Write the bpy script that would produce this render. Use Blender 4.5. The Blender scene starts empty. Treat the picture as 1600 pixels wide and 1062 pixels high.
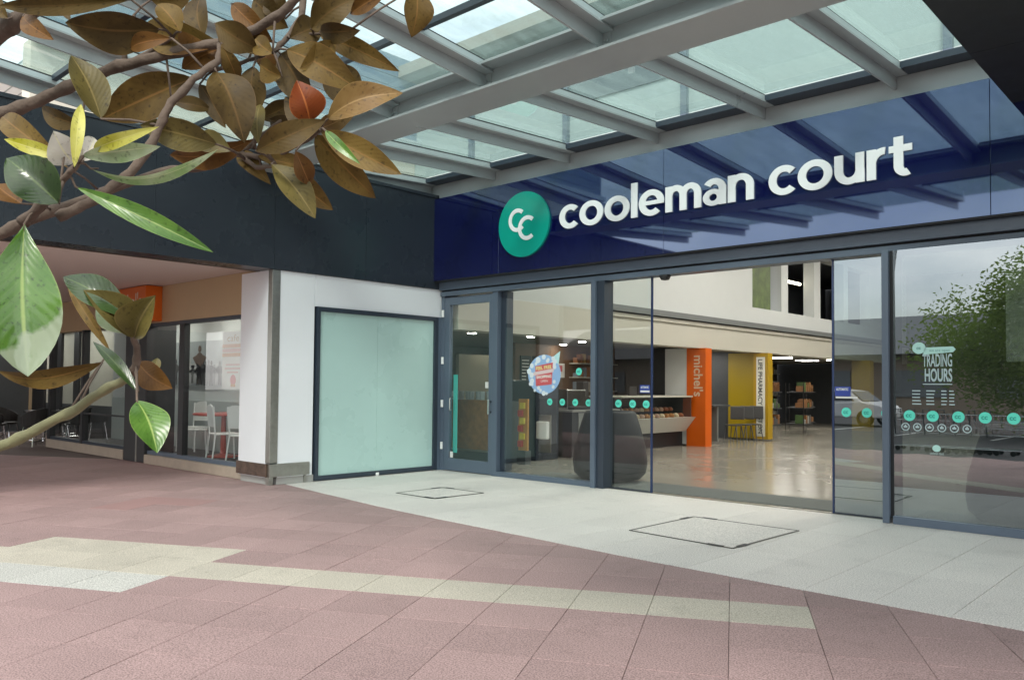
import bpy, bmesh, math, random
from mathutils import Vector, Matrix
random.seed(7)
S = bpy.context.scene
COL = S.collection
# ---------------------------------------------------------------- camera
YAW, PIT, ROL = math.radians(47.3396), math.radians(1.9031), math.radians(.52735)
FPX = 1277.8
CAM = Vector((10.4112, -9.5286, 1.45))
Fw = Vector((-math.cos(YAW)*math.cos(PIT), math.sin(YAW)*math.cos(PIT), math.sin(PIT)))
r0 = Fw.cross(Vector((0, 0, 1))).normalized(); u0 = r0.cross(Fw)
Rt = r0*math.cos(ROL)+u0*math.sin(ROL); Up = -r0*math.sin(ROL)+u0*math.cos(ROL)
cd = bpy.data.cameras.new('camera'); cam = bpy.data.objects.new('camera', cd); COL.objects.link(cam)
M = Matrix((Rt, Up, -Fw)).transposed().to_4x4(); M.translation = CAM
cam.matrix_world = M
cd.sensor_width = 36; cd.lens = FPX/1600*36; cd.shift_y = (559.2-531)/1600
cd.clip_start = .05; cd.clip_end = 600
S.camera = cam
# ---------------------------------------------------------------- world, sun, exposure
W = bpy.data.worlds.new('World'); S.world = W; W.use_nodes = True
nt = W.node_tree; nt.nodes.clear()
EL, AZ = math.radians(42), math.radians(146)
sky = nt.nodes.new('ShaderNodeTexSky'); sky.sky_type = 'NISHITA'; sky.sun_disc = False
sky.sun_elevation = EL; sky.sun_rotation = AZ; sky.air_density = 1; sky.dust_density = 1.5
tc = nt.nodes.new('ShaderNodeTexCoord'); mp = nt.nodes.new('ShaderNodeMapping'); mp.inputs['Scale'].default_value = (1, 1, 2.6)
nz = nt.nodes.new('ShaderNodeTexNoise'); nz.inputs['Scale'].default_value = 2.2; nz.inputs['Detail'].default_value = 7; nz.inputs['Roughness'].default_value = .55
rp = nt.nodes.new('ShaderNodeValToRGB'); rp.color_ramp.elements[0].position = .36; rp.color_ramp.elements[1].position = .60
rp.color_ramp.elements[0].color = (.25, .25, .25, 1); rp.color_ramp.elements[1].color = (.95, .95, .95, 1)
mx = nt.nodes.new('ShaderNodeMix'); mx.data_type = 'RGBA'; mx.inputs['B'].default_value = (12.6, 12.4, 12.2, 1)
bg = nt.nodes.new('ShaderNodeBackground'); bg.inputs['Strength'].default_value = .1
ow = nt.nodes.new('ShaderNodeOutputWorld')
L = nt.links.new
L(tc.outputs['Generated'], mp.inputs[0]); L(mp.outputs[0], nz.inputs[0]); L(nz.outputs['Fac'], rp.inputs[0])
L(rp.outputs[0], mx.inputs['Factor']); L(sky.outputs[0], mx.inputs['A']); L(mx.outputs['Result'], bg.inputs[0]); L(bg.outputs[0], ow.inputs[0])
sd = bpy.data.lights.new('sun', 'SUN'); sd.energy = 1.3; sd.angle = math.radians(14); sd.color = (1, .96, .9)
so = bpy.data.objects.new('sun', sd); COL.objects.link(so)
sdir = Vector((math.sin(AZ)*math.cos(EL), math.cos(AZ)*math.cos(EL), math.sin(EL)))
so.rotation_euler = sdir.to_track_quat('Z', 'Y').to_euler()
S.view_settings.view_transform = 'Standard'; S.view_settings.look = 'None'
S.view_settings.gamma = 1; S.view_settings.use_curve_mapping = False; S.view_settings.exposure = 1.12
S.render.engine = 'CYCLES'
S.cycles.max_bounces = 10; S.cycles.transparent_max_bounces = 24; S.cycles.glossy_bounces = 5; S.cycles.transmission_bounces = 6

# ---------------------------------------------------------------- helpers
def s2l(c): return tuple(((v/255)/12.92 if v/255 <= .04045 else (((v/255)+.055)/1.055)**2.4) for v in c)
MATS = {}
def mat(name, col, rough=.5, metal=0., spec=.5, var=.0, vscale=8., bump=0., bscale=60., emit=None, es=1., ior=None, objvar=0., speck=0., sscale=220., stain=0.):
    if name in MATS: return MATS[name]
    m = bpy.data.materials.new(name); m.use_nodes = True; n = m.node_tree; b = n.nodes['Principled BSDF']
    b.inputs['Roughness'].default_value = rough; b.inputs['Metallic'].default_value = metal
    b.inputs['Specular IOR Level'].default_value = spec
    if ior: b.inputs['IOR'].default_value = ior
    c = tuple(col)+(1,)
    b.inputs['Base Color'].default_value = c
    tcn = n.nodes.new('ShaderNodeNewGeometry')
    out = None
    def mul(prev, facsock, lo, hi):
        mr = n.nodes.new('ShaderNodeMapRange'); mr.inputs['To Min'].default_value = lo; mr.inputs['To Max'].default_value = hi
        n.links.new(facsock, mr.inputs['Value'])
        mm = n.nodes.new('ShaderNodeMix'); mm.data_type = 'RGBA'; mm.blend_type = 'MULTIPLY'; mm.inputs['Factor'].default_value = 1
        if prev is None: mm.inputs['A'].default_value = c
        else: n.links.new(prev, mm.inputs['A'])
        n.links.new(mr.outputs[0], mm.inputs['B']); return mm.outputs['Result']
    if var:
        t = n.nodes.new('ShaderNodeTexNoise'); t.inputs['Scale'].default_value = vscale; t.inputs['Detail'].default_value = 6; t.inputs['Roughness'].default_value = .6
        n.links.new(tcn.outputs['Position'], t.inputs['Vector']); out = mul(out, t.outputs['Fac'], 1-2*var, 1+2*var)
        mr2 = n.nodes.new('ShaderNodeMapRange'); mr2.inputs['To Min'].default_value = max(rough-.12, .01); mr2.inputs['To Max'].default_value = min(rough+.12, 1)
        n.links.new(t.outputs['Fac'], mr2.inputs['Value'])
        if rough > .12: n.links.new(mr2.outputs[0], b.inputs['Roughness'])
    if speck:
        t = n.nodes.new('ShaderNodeTexNoise'); t.inputs['Scale'].default_value = sscale; t.inputs['Detail'].default_value = 1.5
        st_ = n.nodes.new('ShaderNodeMapRange'); st_.inputs['From Min'].default_value = .38; st_.inputs['From Max'].default_value = .62
        n.links.new(tcn.outputs['Position'], t.inputs['Vector']); n.links.new(t.outputs['Fac'], st_.inputs['Value']); out = mul(out, st_.outputs[0], 1-1.5*speck, 1+1.5*speck)
    if stain:
        t = n.nodes.new('ShaderNodeTexNoise'); t.inputs['Scale'].default_value = 2.6; t.inputs['Detail'].default_value = 9; t.inputs['Roughness'].default_value = .68
        st_ = n.nodes.new('ShaderNodeMapRange'); st_.inputs['From Min'].default_value = .54; st_.inputs['From Max'].default_value = .70
        n.links.new(tcn.outputs['Position'], t.inputs['Vector']); n.links.new(t.outputs['Fac'], st_.inputs['Value']); out = mul(out, st_.outputs[0], 1, 1-stain)
        vo = n.nodes.new('ShaderNodeTexVoronoi'); vo.inputs['Scale'].default_value = 2.3
        st2 = n.nodes.new('ShaderNodeMapRange'); st2.inputs['From Min'].default_value = .022; st2.inputs['From Max'].default_value = .034
        n.links.new(tcn.outputs['Position'], vo.inputs['Vector']); n.links.new(vo.outputs['Distance'], st2.inputs['Value']); out = mul(out, st2.outputs[0], 1-stain*1.6, 1)
    if objvar:
        oi = n.nodes.new('ShaderNodeObjectInfo'); out = mul(out, oi.outputs['Random'], 1-objvar, 1+objvar)
    if out is not None: n.links.new(out, b.inputs['Base Color'])
    if bump:
        t = n.nodes.new('ShaderNodeTexNoise'); t.inputs['Scale'].default_value = bscale; t.inputs['Detail'].default_value = 4
        bp = n.nodes.new('ShaderNodeBump'); bp.inputs['Strength'].default_value = bump; bp.inputs['Distance'].default_value = .004
        n.links.new(tcn.outputs['Position'], t.inputs['Vector']); n.links.new(t.outputs['Fac'], bp.inputs['Height']); n.links.new(bp.outputs[0], b.inputs['Normal'])
    if emit:
        b.inputs['Emission Color'].default_value = tuple(emit)+(1,); b.inputs['Emission Strength'].default_value = es
    MATS[name] = m; return m
def glassmat(name, tint=(.93, .97, .96), ior=1.5, rough=0., milk=0., milkc=(.7, .9, .85), gloss=(1, 1, 1), dirt=False):
    m = bpy.data.materials.new(name); m.use_nodes = True; n = m.node_tree; n.nodes.clear()
    o = n.nodes.new('ShaderNodeOutputMaterial'); tr = n.nodes.new('ShaderNodeBsdfTransparent'); tr.inputs[0].default_value = tuple(tint)+(1,)
    g = n.nodes.new('ShaderNodeBsdfGlossy'); g.inputs['Roughness'].default_value = rough; g.inputs[0].default_value = tuple(gloss)+(1,)
    fr = n.nodes.new('ShaderNodeFresnel'); fr.inputs['IOR'].default_value = ior
    mixa = n.nodes.new('ShaderNodeMixShader'); base = tr.outputs[0]
    if milk:
        ms = n.nodes.new('ShaderNodeMixShader'); ms.inputs[0].default_value = milk
        df = n.nodes.new('ShaderNodeBsdfDiffuse'); df.inputs[0].default_value = tuple(milkc)+(1,)
        tl = n.nodes.new('ShaderNodeBsdfTranslucent'); tl.inputs[0].default_value = tuple(milkc)+(1,)
        m2 = n.nodes.new('ShaderNodeMixShader'); m2.inputs[0].default_value = .5
        n.links.new(df.outputs[0], m2.inputs[1]); n.links.new(tl.outputs[0], m2.inputs[2])
        n.links.new(tr.outputs[0], ms.inputs[1]); n.links.new(m2.outputs[0], ms.inputs[2]); base = ms.outputs[0]
        if dirt:
            gp = n.nodes.new('ShaderNodeNewGeometry'); mpp = n.nodes.new('ShaderNodeMapping'); mpp.inputs['Scale'].default_value = (3, .7, 1)
            nn_ = n.nodes.new('ShaderNodeTexNoise'); nn_.inputs['Scale'].default_value = 2.2; nn_.inputs['Detail'].default_value = 8; nn_.inputs['Roughness'].default_value = .7
            mrr = n.nodes.new('ShaderNodeMapRange'); mrr.inputs['From Min'].default_value = .35; mrr.inputs['From Max'].default_value = .75; mrr.inputs['To Min'].default_value = milk*.4; mrr.inputs['To Max'].default_value = milk*2.6
            n.links.new(gp.outputs['Position'], mpp.inputs[0]); n.links.new(mpp.outputs[0], nn_.inputs['Vector']); n.links.new(nn_.outputs['Fac'], mrr.inputs['Value']); n.links.new(mrr.outputs[0], ms.inputs[0])
    gb = n.nodes.new('ShaderNodeNewGeometry'); iv = n.nodes.new('ShaderNodeMath'); iv.operation = 'SUBTRACT'; iv.inputs[0].default_value = 1.; n.links.new(gb.outputs['Backfacing'], iv.inputs[1])
    ml = n.nodes.new('ShaderNodeMath'); ml.operation = 'MULTIPLY'; n.links.new(fr.outputs[0], ml.inputs[0]); n.links.new(iv.outputs[0], ml.inputs[1])
    n.links.new(ml.outputs[0], mixa.inputs[0]); n.links.new(base, mixa.inputs[1]); n.links.new(g.outputs[0], mixa.inputs[2])
    n.links.new(mixa.outputs[0], o.inputs[0]); MATS[name] = m; return m

def root_loc(p):
    while p is not None and p.parent is not None: p = p.parent
    return Vector(p.location) if p is not None else Vector((0, 0, 0))
def mkobj(name, verts, faces, m=None, parent=None, smooth=False, uvs=None, bevel=0.):
    off = root_loc(parent)
    me = bpy.data.meshes.new(name)
    me.from_pydata([(v[0]-off.x, v[1]-off.y, v[2]-off.z) for v in verts], [], faces)
    if uvs:
        ul = me.uv_layers.new(name='UVMap')
        for l in me.loops: ul.data[l.index].uv = uvs[l.vertex_index]
    if smooth:
        for p in me.polygons: p.use_smooth = True
    if m: me.materials.append(m)
    o = bpy.data.objects.new(name, me); COL.objects.link(o)
    if parent: o.parent = parent
    if bevel:
        b = o.modifiers.new('bevel', 'BEVEL'); b.width = bevel; b.segments = 2; b.limit_method = 'ANGLE'
    return o
BF = [(0, 3, 2, 1), (4, 5, 6, 7), (0, 1, 5, 4), (1, 2, 6, 5), (2, 3, 7, 6), (3, 0, 4, 7)]
class MB:
    def __init__(s): s.v = []; s.f = []; s.sm = []
    def add(s, v, f):
        k = len(s.v); s.v += list(v); s.f += [tuple(i+k for i in q) for q in f]; return s
    def box(s, x0, x1, y0, y1, z0, z1, sl=0.):
        x0, x1 = sorted((x0, x1)); y0, y1 = sorted((y0, y1)); z0, z1 = sorted((z0, z1))
        P = [(x, y, z+sl*y) for z in (z0, z1) for x, y in ((x0, y0), (x1, y0), (x1, y1), (x0, y1))]
        return s.add(P, BF)
    def tube(s, pts, rad, seg=8, cap=True):
        pts = [Vector(p) for p in pts]; n = len(pts)
        if not hasattr(rad, '__len__'): rad = [rad]*n
        rings = []; prev = None
        for i, p in enumerate(pts):
            d = (pts[min(i+1, n-1)]-pts[max(i-1, 0)]).normalized()
            a = d.orthogonal().normalized() if prev is None else (prev-d*prev.dot(d)).normalized()
            prev = a; b = d.cross(a)
            rings.append([p+(a*math.cos(t)+b*math.sin(t))*rad[i] for t in [2*math.pi*k/seg for k in range(seg)]])
        V = [q for r in rings for q in r]; Fc = []
        for i in range(n-1):
            for k in range(seg): Fc.append((i*seg+k, i*seg+(k+1) % seg, (i+1)*seg+(k+1) % seg, (i+1)*seg+k))
        if cap: Fc.append(tuple(range(seg-1, -1, -1))); Fc.append(tuple((n-1)*seg+k for k in range(seg)))
        return s.add(V, Fc)
    def lathe(s, prof, c=(0, 0, 0), seg=32):
        V = []; Fc = []; n = len(prof)
        for r, z in prof:
            for k in range(seg): a = 2*math.pi*k/seg; V.append((c[0]+r*math.cos(a), c[1]+r*math.sin(a), c[2]+z))
        for i in range(n-1):
            for k in range(seg): Fc.append((i*seg+k, i*seg+(k+1) % seg, (i+1)*seg+(k+1) % seg, (i+1)*seg+k))
        Fc.append(tuple(range(seg-1, -1, -1))); Fc.append(tuple((n-1)*seg+k for k in range(seg)))
        return s.add(V, Fc)
    def build(s, name, m=None, parent=None, smooth=False, bevel=0.):
        return mkobj(name, s.v, s.f, m, parent, smooth, bevel=bevel)
def box(name, x0, x1, y0, y1, z0, z1, m, parent=None, bevel=0., sl=0.):
    return MB().box(x0, x1, y0, y1, z0, z1, sl).build(name, m, parent, bevel=bevel)
def tag(o, label=None, cat=None, group=None, kind=None):
    if label: o['label'] = label
    if cat: o['category'] = cat
    if group: o['group'] = group
    if kind: o['kind'] = kind
    return o
def thing(name, loc, label, cat, group=None):
    o = bpy.data.objects.new(name, None); o.location = loc; o.empty_display_size = .2; COL.objects.link(o)
    return tag(o, label, cat, group)
def kids(o): return [c for c in bpy.data.objects if c.parent == o]
def copy_tree(o, parent=None):
    c = o.copy(); COL.objects.link(c)
    if parent: c.parent = parent
    for ch in kids(o): copy_tree(ch, c)
    return c
def facing_text(body, size, m, name, parent, x, y, z, ext=.0, bold=0., width=None, ax='Y', align='LEFT', rot=0., mirror=False):
    """flat lettering standing in a vertical plane. ax='Y': plane faces -Y, reads along +X. ax='X': plane faces +X, reads along +Y"""
    cu = bpy.data.curves.new(name, 'FONT'); cu.body = body; cu.size = size; cu.extrude = ext; cu.offset = bold; cu.align_x = align; cu.resolution_u = 4
    to = bpy.data.objects.new(name, cu); COL.objects.link(to)
    dg = bpy.context.evaluated_depsgraph_get(); me = bpy.data.meshes.new_from_object(to.evaluated_get(dg)); bpy.data.objects.remove(to)
    xs = [v.co.x for v in me.vertices] or [0]; k = 1.
    if width: k = width/(max(xs)-min(xs))
    off = root_loc(parent); x0 = min(xs) if width else 0
    ca, sa = math.cos(rot), math.sin(rot)
    for v in me.vertices:
        a, b, c = (v.co.x-x0)*k, v.co.y, v.co.z
        a, b = a*ca-b*sa, a*sa+b*ca
        if ax == 'Y': v.co = Vector((x+a, y-c, z+b))-off
        else: v.co = Vector((x+c, y+a, z+b))-off
    me.name = name
    me.materials.append(m); o = bpy.data.objects.new(name, me); COL.objects.link(o)
    if parent: o.parent = parent
    return o
def disc(name, cx, y, cz, r, m, parent=None, th=.002, seg=40, ax='Y', rx=None):
    rx = rx or r; V = []
    for d in (0, -th):
        for k in range(seg):
            a = 2*math.pi*k/seg
            V.append((cx+rx*math.cos(a), y+d, cz+r*math.sin(a)) if ax == 'Y' else (cx-d, y+rx*math.cos(a), cz+r*math.sin(a)))
    Fc = [tuple(range(seg)), tuple(range(2*seg-1, seg-1, -1))]+[(k, k+seg, (k+1) % seg+seg, (k+1) % seg) for k in range(seg)]
    return mkobj(name, V, Fc, m, parent)

# ---------------------------------------------------------------- materials
white_panel = mat('white_panel', (.80, .82, .85), .35, var=.015, vscale=3)
fascia_dark = mat('fascia_dark', s2l((42, 48, 56)), .28, spec=.5, var=.015, vscale=1.2)
seam_grey = mat('seam_grey', s2l((84, 94, 104)), .4)
steel = mat('brushed_steel', (.36, .36, .33), .33, metal=.85, var=.1, vscale=14)
frame_m = mat('frame_slate', s2l((88, 101, 116)), .35, spec=.5, var=.03, vscale=5)
frame_d = mat('frame_dark', s2l((46, 56, 68)), .4)  # darker slate for frames, also the painted shade strip by the hinged door
canopy_m = mat('canopy_grey_paint', (.37, .405, .41), .32, spec=.8, var=.012, vscale=2, bump=.05, bscale=200)
rail_m = mat('canopy_rail_aluminium', (.52, .57, .58), .38, metal=.3)
gasket = mat('black_gasket', (.012, .014, .016), .6)
sign_blue = mat('sign_blue_gloss', (.003, .004, .05), .03, spec=.5, ior=2.3)
sign_blue.node_tree.nodes['Principled BSDF'].inputs['Specular Tint'].default_value = (.55, .72, 1, 1)
letter_m = mat('letter_white', (.88, .90, .91), .5)
teal = mat('logo_teal', s2l((18, 158, 140)), .12, var=.02)
pink = mat('pink_paving', (.325, .222, .212), .78, var=.11, vscale=1.3, bump=.6, bscale=300, objvar=.09, speck=.21, sscale=105, stain=.20)
cream = mat('cream_paving', (.44, .405, .335), .78, var=.07, vscale=2, bump=.5, bscale=380, objvar=.06, speck=.18, sscale=105, stain=.18)
palec = mat('pale_paving', (.45, .445, .41), .78, var=.04, vscale=2, bump=.5, bscale=380, objvar=.03, speck=.2, sscale=95, stain=.12)
redp = mat('red_paving', (.32, .195, .185), .78, var=.07, vscale=1.1, bump=.4, bscale=380, speck=.18, sscale=150)
terr = mat('white_terrazzo', (.635, .60, .56), .55, var=.06, vscale=.9, bump=.15, bscale=300, objvar=.035, speck=.17, sscale=100, stain=.11)
joint_m = mat('joint_grit', (.13, .10, .09), .95, var=.1, vscale=30)
jointw = mat('pale_joint_grit', (.36, .36, .34), .9)
asphalt = mat('asphalt', (.05, .05, .052), .85, var=.12, vscale=1.5, bump=.4, bscale=120, speck=.2, sscale=60)
line_w = mat('road_line_white', (.7, .7, .68), .7, var=.08, vscale=12)
dark_cover = mat('cover_edge_metal', (.10, .095, .08), .5, metal=.6)
glass = glassmat('clear_glass', (.93, .96, .95), 1.75)
glass_r = glassmat('reflective_glass', (.55, .62, .62), 3.3, gloss=(.90, .97, 1))
roofglass = glassmat('teal_roof_glass', (.80, .875, .86), 1.35, milk=.12, milkc=(.50, .64, .61), dirt=True)
frost = mat('frosted_teal', s2l((174, 204, 199)), .28, var=.03, vscale=.8, spec=.6)
tan_floor = mat('mall_floor_tile', (.30, .28, .235), .2, spec=.35, var=.012, vscale=.7)
mall_white = mat('mall_wall_white', (.58, .60, .59), .6, var=.02, vscale=2)
mall_cream = mat('mall_bulkhead_cream', (.52, .50, .43), .55, var=.02, vscale=2)
mat_grey = mat('entrance_mat', (.12, .13, .12), .95, bump=.5, bscale=250, var=.06, vscale=20)
black_m = mat('shop_black', (.018, .018, .02), .5)
darkgrey = mat('shop_dark_grey', (.05, .055, .06), .55, var=.1, vscale=5)
orange = mat('orange_gloss', s2l((214, 96, 14)), .35)
orange_d = mat('orange_face', s2l((214, 104, 22)), .4)
yellow = mat('yellow_panel', s2l((150, 128, 14)), .4)
tanp = mat('tan_bulkhead', (.54, .40, .24), .6, var=.04, vscale=3)
arc_ceil = mat('arcade_ceiling_paint', (.64, .55, .50), .7, var=.02, vscale=2)
wood = mat('coffee_counter_brown', (.22, .105, .035), .4, var=.35, vscale=9)
beige = mat('beige_panel', (.50, .49, .42), .5, var=.03, vscale=3)
lampm = mat('downlight_glow', (.9, .9, .85), .5, emit=(1, .93, .8), es=38)
tube_m = mat('ceiling_light_glow', (.9, .9, .85), .5, emit=(1, .96, .88), es=10)
fluo = mat('fluorescent_glow', (.9, .9, .85), .5, emit=(1, .92, .72), es=3.2)
white_pl = mat('white_plastic', (.78, .79, .78), .4)
red_table = mat('red_laminate', s2l((190, 90, 80)), .3)
chrome = mat('chrome', (.6, .6, .6), .15, metal=1)
rattan = mat('black_weave', (.02, .018, .016), .6, bump=.6, bscale=150)
paper = mat('paper_white', (.74, .73, .70), .6)
bark = mat('bark', (.115, .09, .07), .9, spec=.15, var=.28, vscale=28, bump=1, bscale=70)
barkg = mat('bark_green', (.15, .15, .075), .8, var=.25, vscale=22, bump=.8, bscale=70)

# ---------------------------------------------------------------- ground and paving
g = box('ground', -150, 150, -160, 60, -.30, -.045, asphalt); tag(g, 'dark asphalt ground of the car park behind the forecourt', kind='structure')
base = box('forecourt_base', -16, 22, -10.3, 1.0, -.045, -.012, joint_m); tag(base, 'dark jointing bed under the forecourt paving', kind='structure')
bnd = [(-16, -1.5), (-3.3, -2.6), (-.35, -2.97), (1.17, -3.2), (2.78, -3.42), (3.94, -3.52), (5.0, -3.59), (5.66, -3.64), (6.77, -3.70), (8.0, -3.73), (9.3, -3.75), (14, -3.78), (22, -3.8)]
def bY(x):
    for (a, b), (c, d) in zip(bnd, bnd[1:]):
        if a <= x <= c: return b+(d-b)*(x-a)/(c-a)
    return bnd[0][1] if x < bnd[0][0] else bnd[-1][1]
def clip(poly, f):
    o = []
    for i in range(len(poly)):
        a, b = poly[i], poly[(i+1) % len(poly)]; fa, fb = f(a), f(b)
        if fa >= 0: o.append(a)
        if fa*fb < 0:
            t = fa/(fa-fb); o.append((a[0]+(b[0]-a[0])*t, a[1]+(b[1]-a[1])*t))
    return o
def slab(name, poly, zt, zb, m, parent, ch=.0022):
    n = len(poly); cx = sum(p[0] for p in poly)/n; cy = sum(p[1] for p in poly)/n
    rr = max(math.hypot(p[0]-cx, p[1]-cy) for p in poly); k = 1-ch/rr*1.4
    V = [(x, y, zb) for x, y in poly]+[(x, y, zt-ch*.6) for x, y in poly]+[(cx+(x-cx)*k, cy+(y-cy)*k, zt) for x, y in poly]
    Fc = [(i, (i+1) % n, (i+1) % n+n, i+n) for i in range(n)]+[(i+n, (i+1) % n+n, (i+1) % n+2*n, i+2*n) for i in range(n)]+[tuple(range(2*n, 3*n))]
    return mkobj(name, V, Fc, m, parent)
def area(p): return .5*abs(sum(p[i][0]*p[(i+1) % len(p)][1]-p[(i+1) % len(p)][0]*p[i][1] for i in range(len(p))))
def proj(p):
    v = Vector(p)-CAM; d = v.dot(Fw)
    return (None if d < .2 else (v.dot(Rt)/d*FPX+800, 559.2-v.dot(Up)/d*FPX, d))
fore = thing('forecourt_paving', (0, 0, 0), 'forecourt of pink speckled paving slabs with a stepped cream band', None); fore['kind'] = 'structure'
del_cat = fore
T = .508; e1 = Vector((.887, .462)); e2 = Vector((.462, -.887)); O = Vector((8.155, -4.15))
gap = .0035
cands = []
for i in range(-40, 14):
    for j in range(-14, 14):
        q = [O+e1*(T*(i+a))+e2*(T*(j+b)) for a, b in ((gap, gap), (1-gap, gap), (1-gap, 1-gap), (gap, 1-gap))]
        c = sum(q, Vector((0, 0)))/4
        if not (-14 < c.x < 19 and -10.4 < c.y < 0): continue
        poly = clip([(p.x, p.y) for p in q], lambda p: bY(p[0])-.012-p[1])
        if len(poly) < 3 or area(poly) < .004: continue
        if poly[0] != poly[0]: continue
        sgn = sum(poly[k][0]*poly[(k+1) % len(poly)][1]-poly[(k+1) % len(poly)][0]*poly[k][1] for k in range(len(poly)))
        if sgn < 0: poly = poly[::-1]
        m = pink
        if j == 0 and i <= -1: m = cream
        if j == -1 and -13 <= i <= -10: m = cream
        if j == 1 and i <= -10: m = palec
        if (i, j) in ((-15, -6), (-14, -6), (-15, -5)): m = redp
        pr = proj((c.x, c.y, 0)); vis = pr and -30 < pr[0] < 1640 and 600 < pr[1] < 1130
        cands.append((pr[2] if vis else 999, i, j, poly, m))
cands.sort(key=lambda t: t[0])
rest = {}
for n, (d, i, j, poly, m) in enumerate(cands):
    zt = random.uniform(-.0018, .0002)
    if d < 900 and n < 296: slab('paving_slab', poly, zt, -.02, m, fore)
    else: rest.setdefault(m.name, []).append((poly, zt))
for k, lst in rest.items():
    mb = MB()
    for poly, zt in lst:
        nn = len(poly); mb.add([(x, y, -.02) for x, y in poly]+[(x, y, zt) for x, y in poly], [(a, (a+1) % nn, (a+1) % nn+nn, a+nn) for a in range(nn)]+[tuple(range(nn, 2*nn))])
    o = mb.build('far_paving', MATS[k], fore); o['kind'] = 'stuff'
# entrance terrazzo
ent = thing('entrance_paving', (0, 0, 0), 'pale speckled terrazzo tiles along the glass entrance', None); ent['kind'] = 'structure'
bt = box('tile_bed', -.4, 12.6, -3.86, -.02, -.012, -.0065, jointw, ent)
for a in range(-1, 25):
    x0 = a*.4885+.115
    for b, (ya, yb) in enumerate(((-.02, -1.32), (-1.32, -2.62), (-2.62, -3.95))):
        q = [(x0+.0018, yb+.0018), (x0+.4867, yb+.0018), (x0+.4867, ya-.0018), (x0+.0018, ya-.0018)]
        if x0 < -.1: q = [(max(p[0], .001), p[1]) for p in q]
        poly = clip(q, lambda p: p[1]-bY(p[0])-.002)
        if len(poly) >= 3 and area(poly) > .004: slab('terrazzo_tile', poly, random.uniform(-.0009, .0), -.0066, terr, ent, ch=.002)
kerb_t = mat('joint_dark_line', (.2, .15, .14), .9)
# manhole covers
def cover(pts, label, grp='paved access covers in the entrance paving'):
    cx = sum(p[0] for p in pts)/4; cy = sum(p[1] for p in pts)/4
    t = thing('access_cover', (cx, cy, 0), label, 'access cover', grp)
    n = len(pts)
    inner = [(cx+(x-cx)*.985, cy+(y-cy)*.985) for x, y in pts]
    V = [(x, y, .0004) for x, y in inner]+[(x, y, .0035) for x, y in inner]
    mkobj('cover_tile', V, [(0, 1, 2, 3)[::-1], (4, 5, 6, 7)]+[(i, (i+1) % 4, (i+1) % 4+4, i+4) for i in range(4)], terr, t)
    for i in range(4):
        a = Vector(pts[i]); b = Vector(pts[(i+1) % 4]); d = (b-a).normalized(); nn = Vector((-d.y, d.x))*.011
        V = [(*(a-nn), .0012), (*(b-nn), .0012), (*(b+nn), .0012), (*(a+nn), .0012)]; V += [(v[0], v[1], .0062) for v in V]
        mkobj('edge_trim', V, BF, dark_cover, t)
        c = a+d*((b-a).length*(.14 if i % 2 else .84)); h = d*.085; w = Vector((-d.y, d.x))*.028
        V = [(*(c-h-w), .006), (*(c+h-w), .006), (*(c+h+w), .006), (*(c-h+w), .006)]; V += [(v[0], v[1], .0085) for v in V]
        mkobj('lifting_slot', V, BF, gasket, t)
cover([(1.86, -2.50), (2.62, -2.50), (2.66, -1.66), (1.86, -1.66)], 'smaller terrazzo-filled access cover nearest the frosted window')
cover([(5.68, -2.62), (6.86, -2.72), (6.90, -1.40), (5.69, -1.38)], 'larger terrazzo-filled access cover in front of the open sliding doors')

# ---------------------------------------------------------------- side wing (plane X = 0)
wg = thing('side_wing', (0, -1.6, 0), 'side wing with dark charcoal fascia over white wall panels and a steel corner guard', 'building')
FZ0, FZ1 = 3.075, 4.63
ys = [-.0, -1.676, -3.289, -5.006, -6.70, -8.4, -10.1]
for a, b in zip(ys, ys[1:]): box('fascia_panel', -.32, .03, b+.004, a-.004, FZ0, FZ1, fascia_dark, wg)
for a in ys[1:-1]: box('seam_strip', -.31, .022, a-.0038, a+.0038, FZ0+.002, FZ1-.002, seam_grey, wg)
box('fascia_capping', -.36, .05, -10.1, -.0, FZ1, FZ1+.05, fascia_dark, wg)
box('header_panel', -.2, 0, -2.578, -.0, 2.60, 3.073, white_panel, wg, bevel=.004)
box('wall_panel', -.2, 0, -3.165, -2.582, .10, 3.073, white_panel, wg, bevel=.004)
box('wall_base', -.2, -.012, -3.165, -2.55, .0, .10, jointw, wg)
box('corner_guard', -.10, .012, -3.30, -3.168, .31, 3.073, steel, wg, bevel=.006)
box('kick_plate', -.03, .03, -3.30, -2.64, .115, .30, steel, wg, bevel=.005)
box('kick_plate', -.86, -.0305, -3.33, -3.29, .115, .30, mat('weathered_steel', (.13, .09, .07), .4, metal=.6, var=.5, vscale=9), wg, bevel=.005)
box('kick_plate_foot', -.02, .02, -2.72, -2.69, 0, .115, steel, wg)
box('kick_plate_foot', -.06, .02, -3.31, -3.24, 0, .115, steel, wg)
box('wall_panel', -.85, -.101, -3.30, -3.15, .10, 3.073, white_panel, wg, bevel=.004)
box('wall_base', -.84, -.101, -3.26, -3.15, .0, .10, jointw, wg)
box('bulkhead_edge', -.40, -.322, -10.1, -3.3, 3.07, 3.16, mat('brown_edge', (.10, .075, .055), .6), wg)
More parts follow.
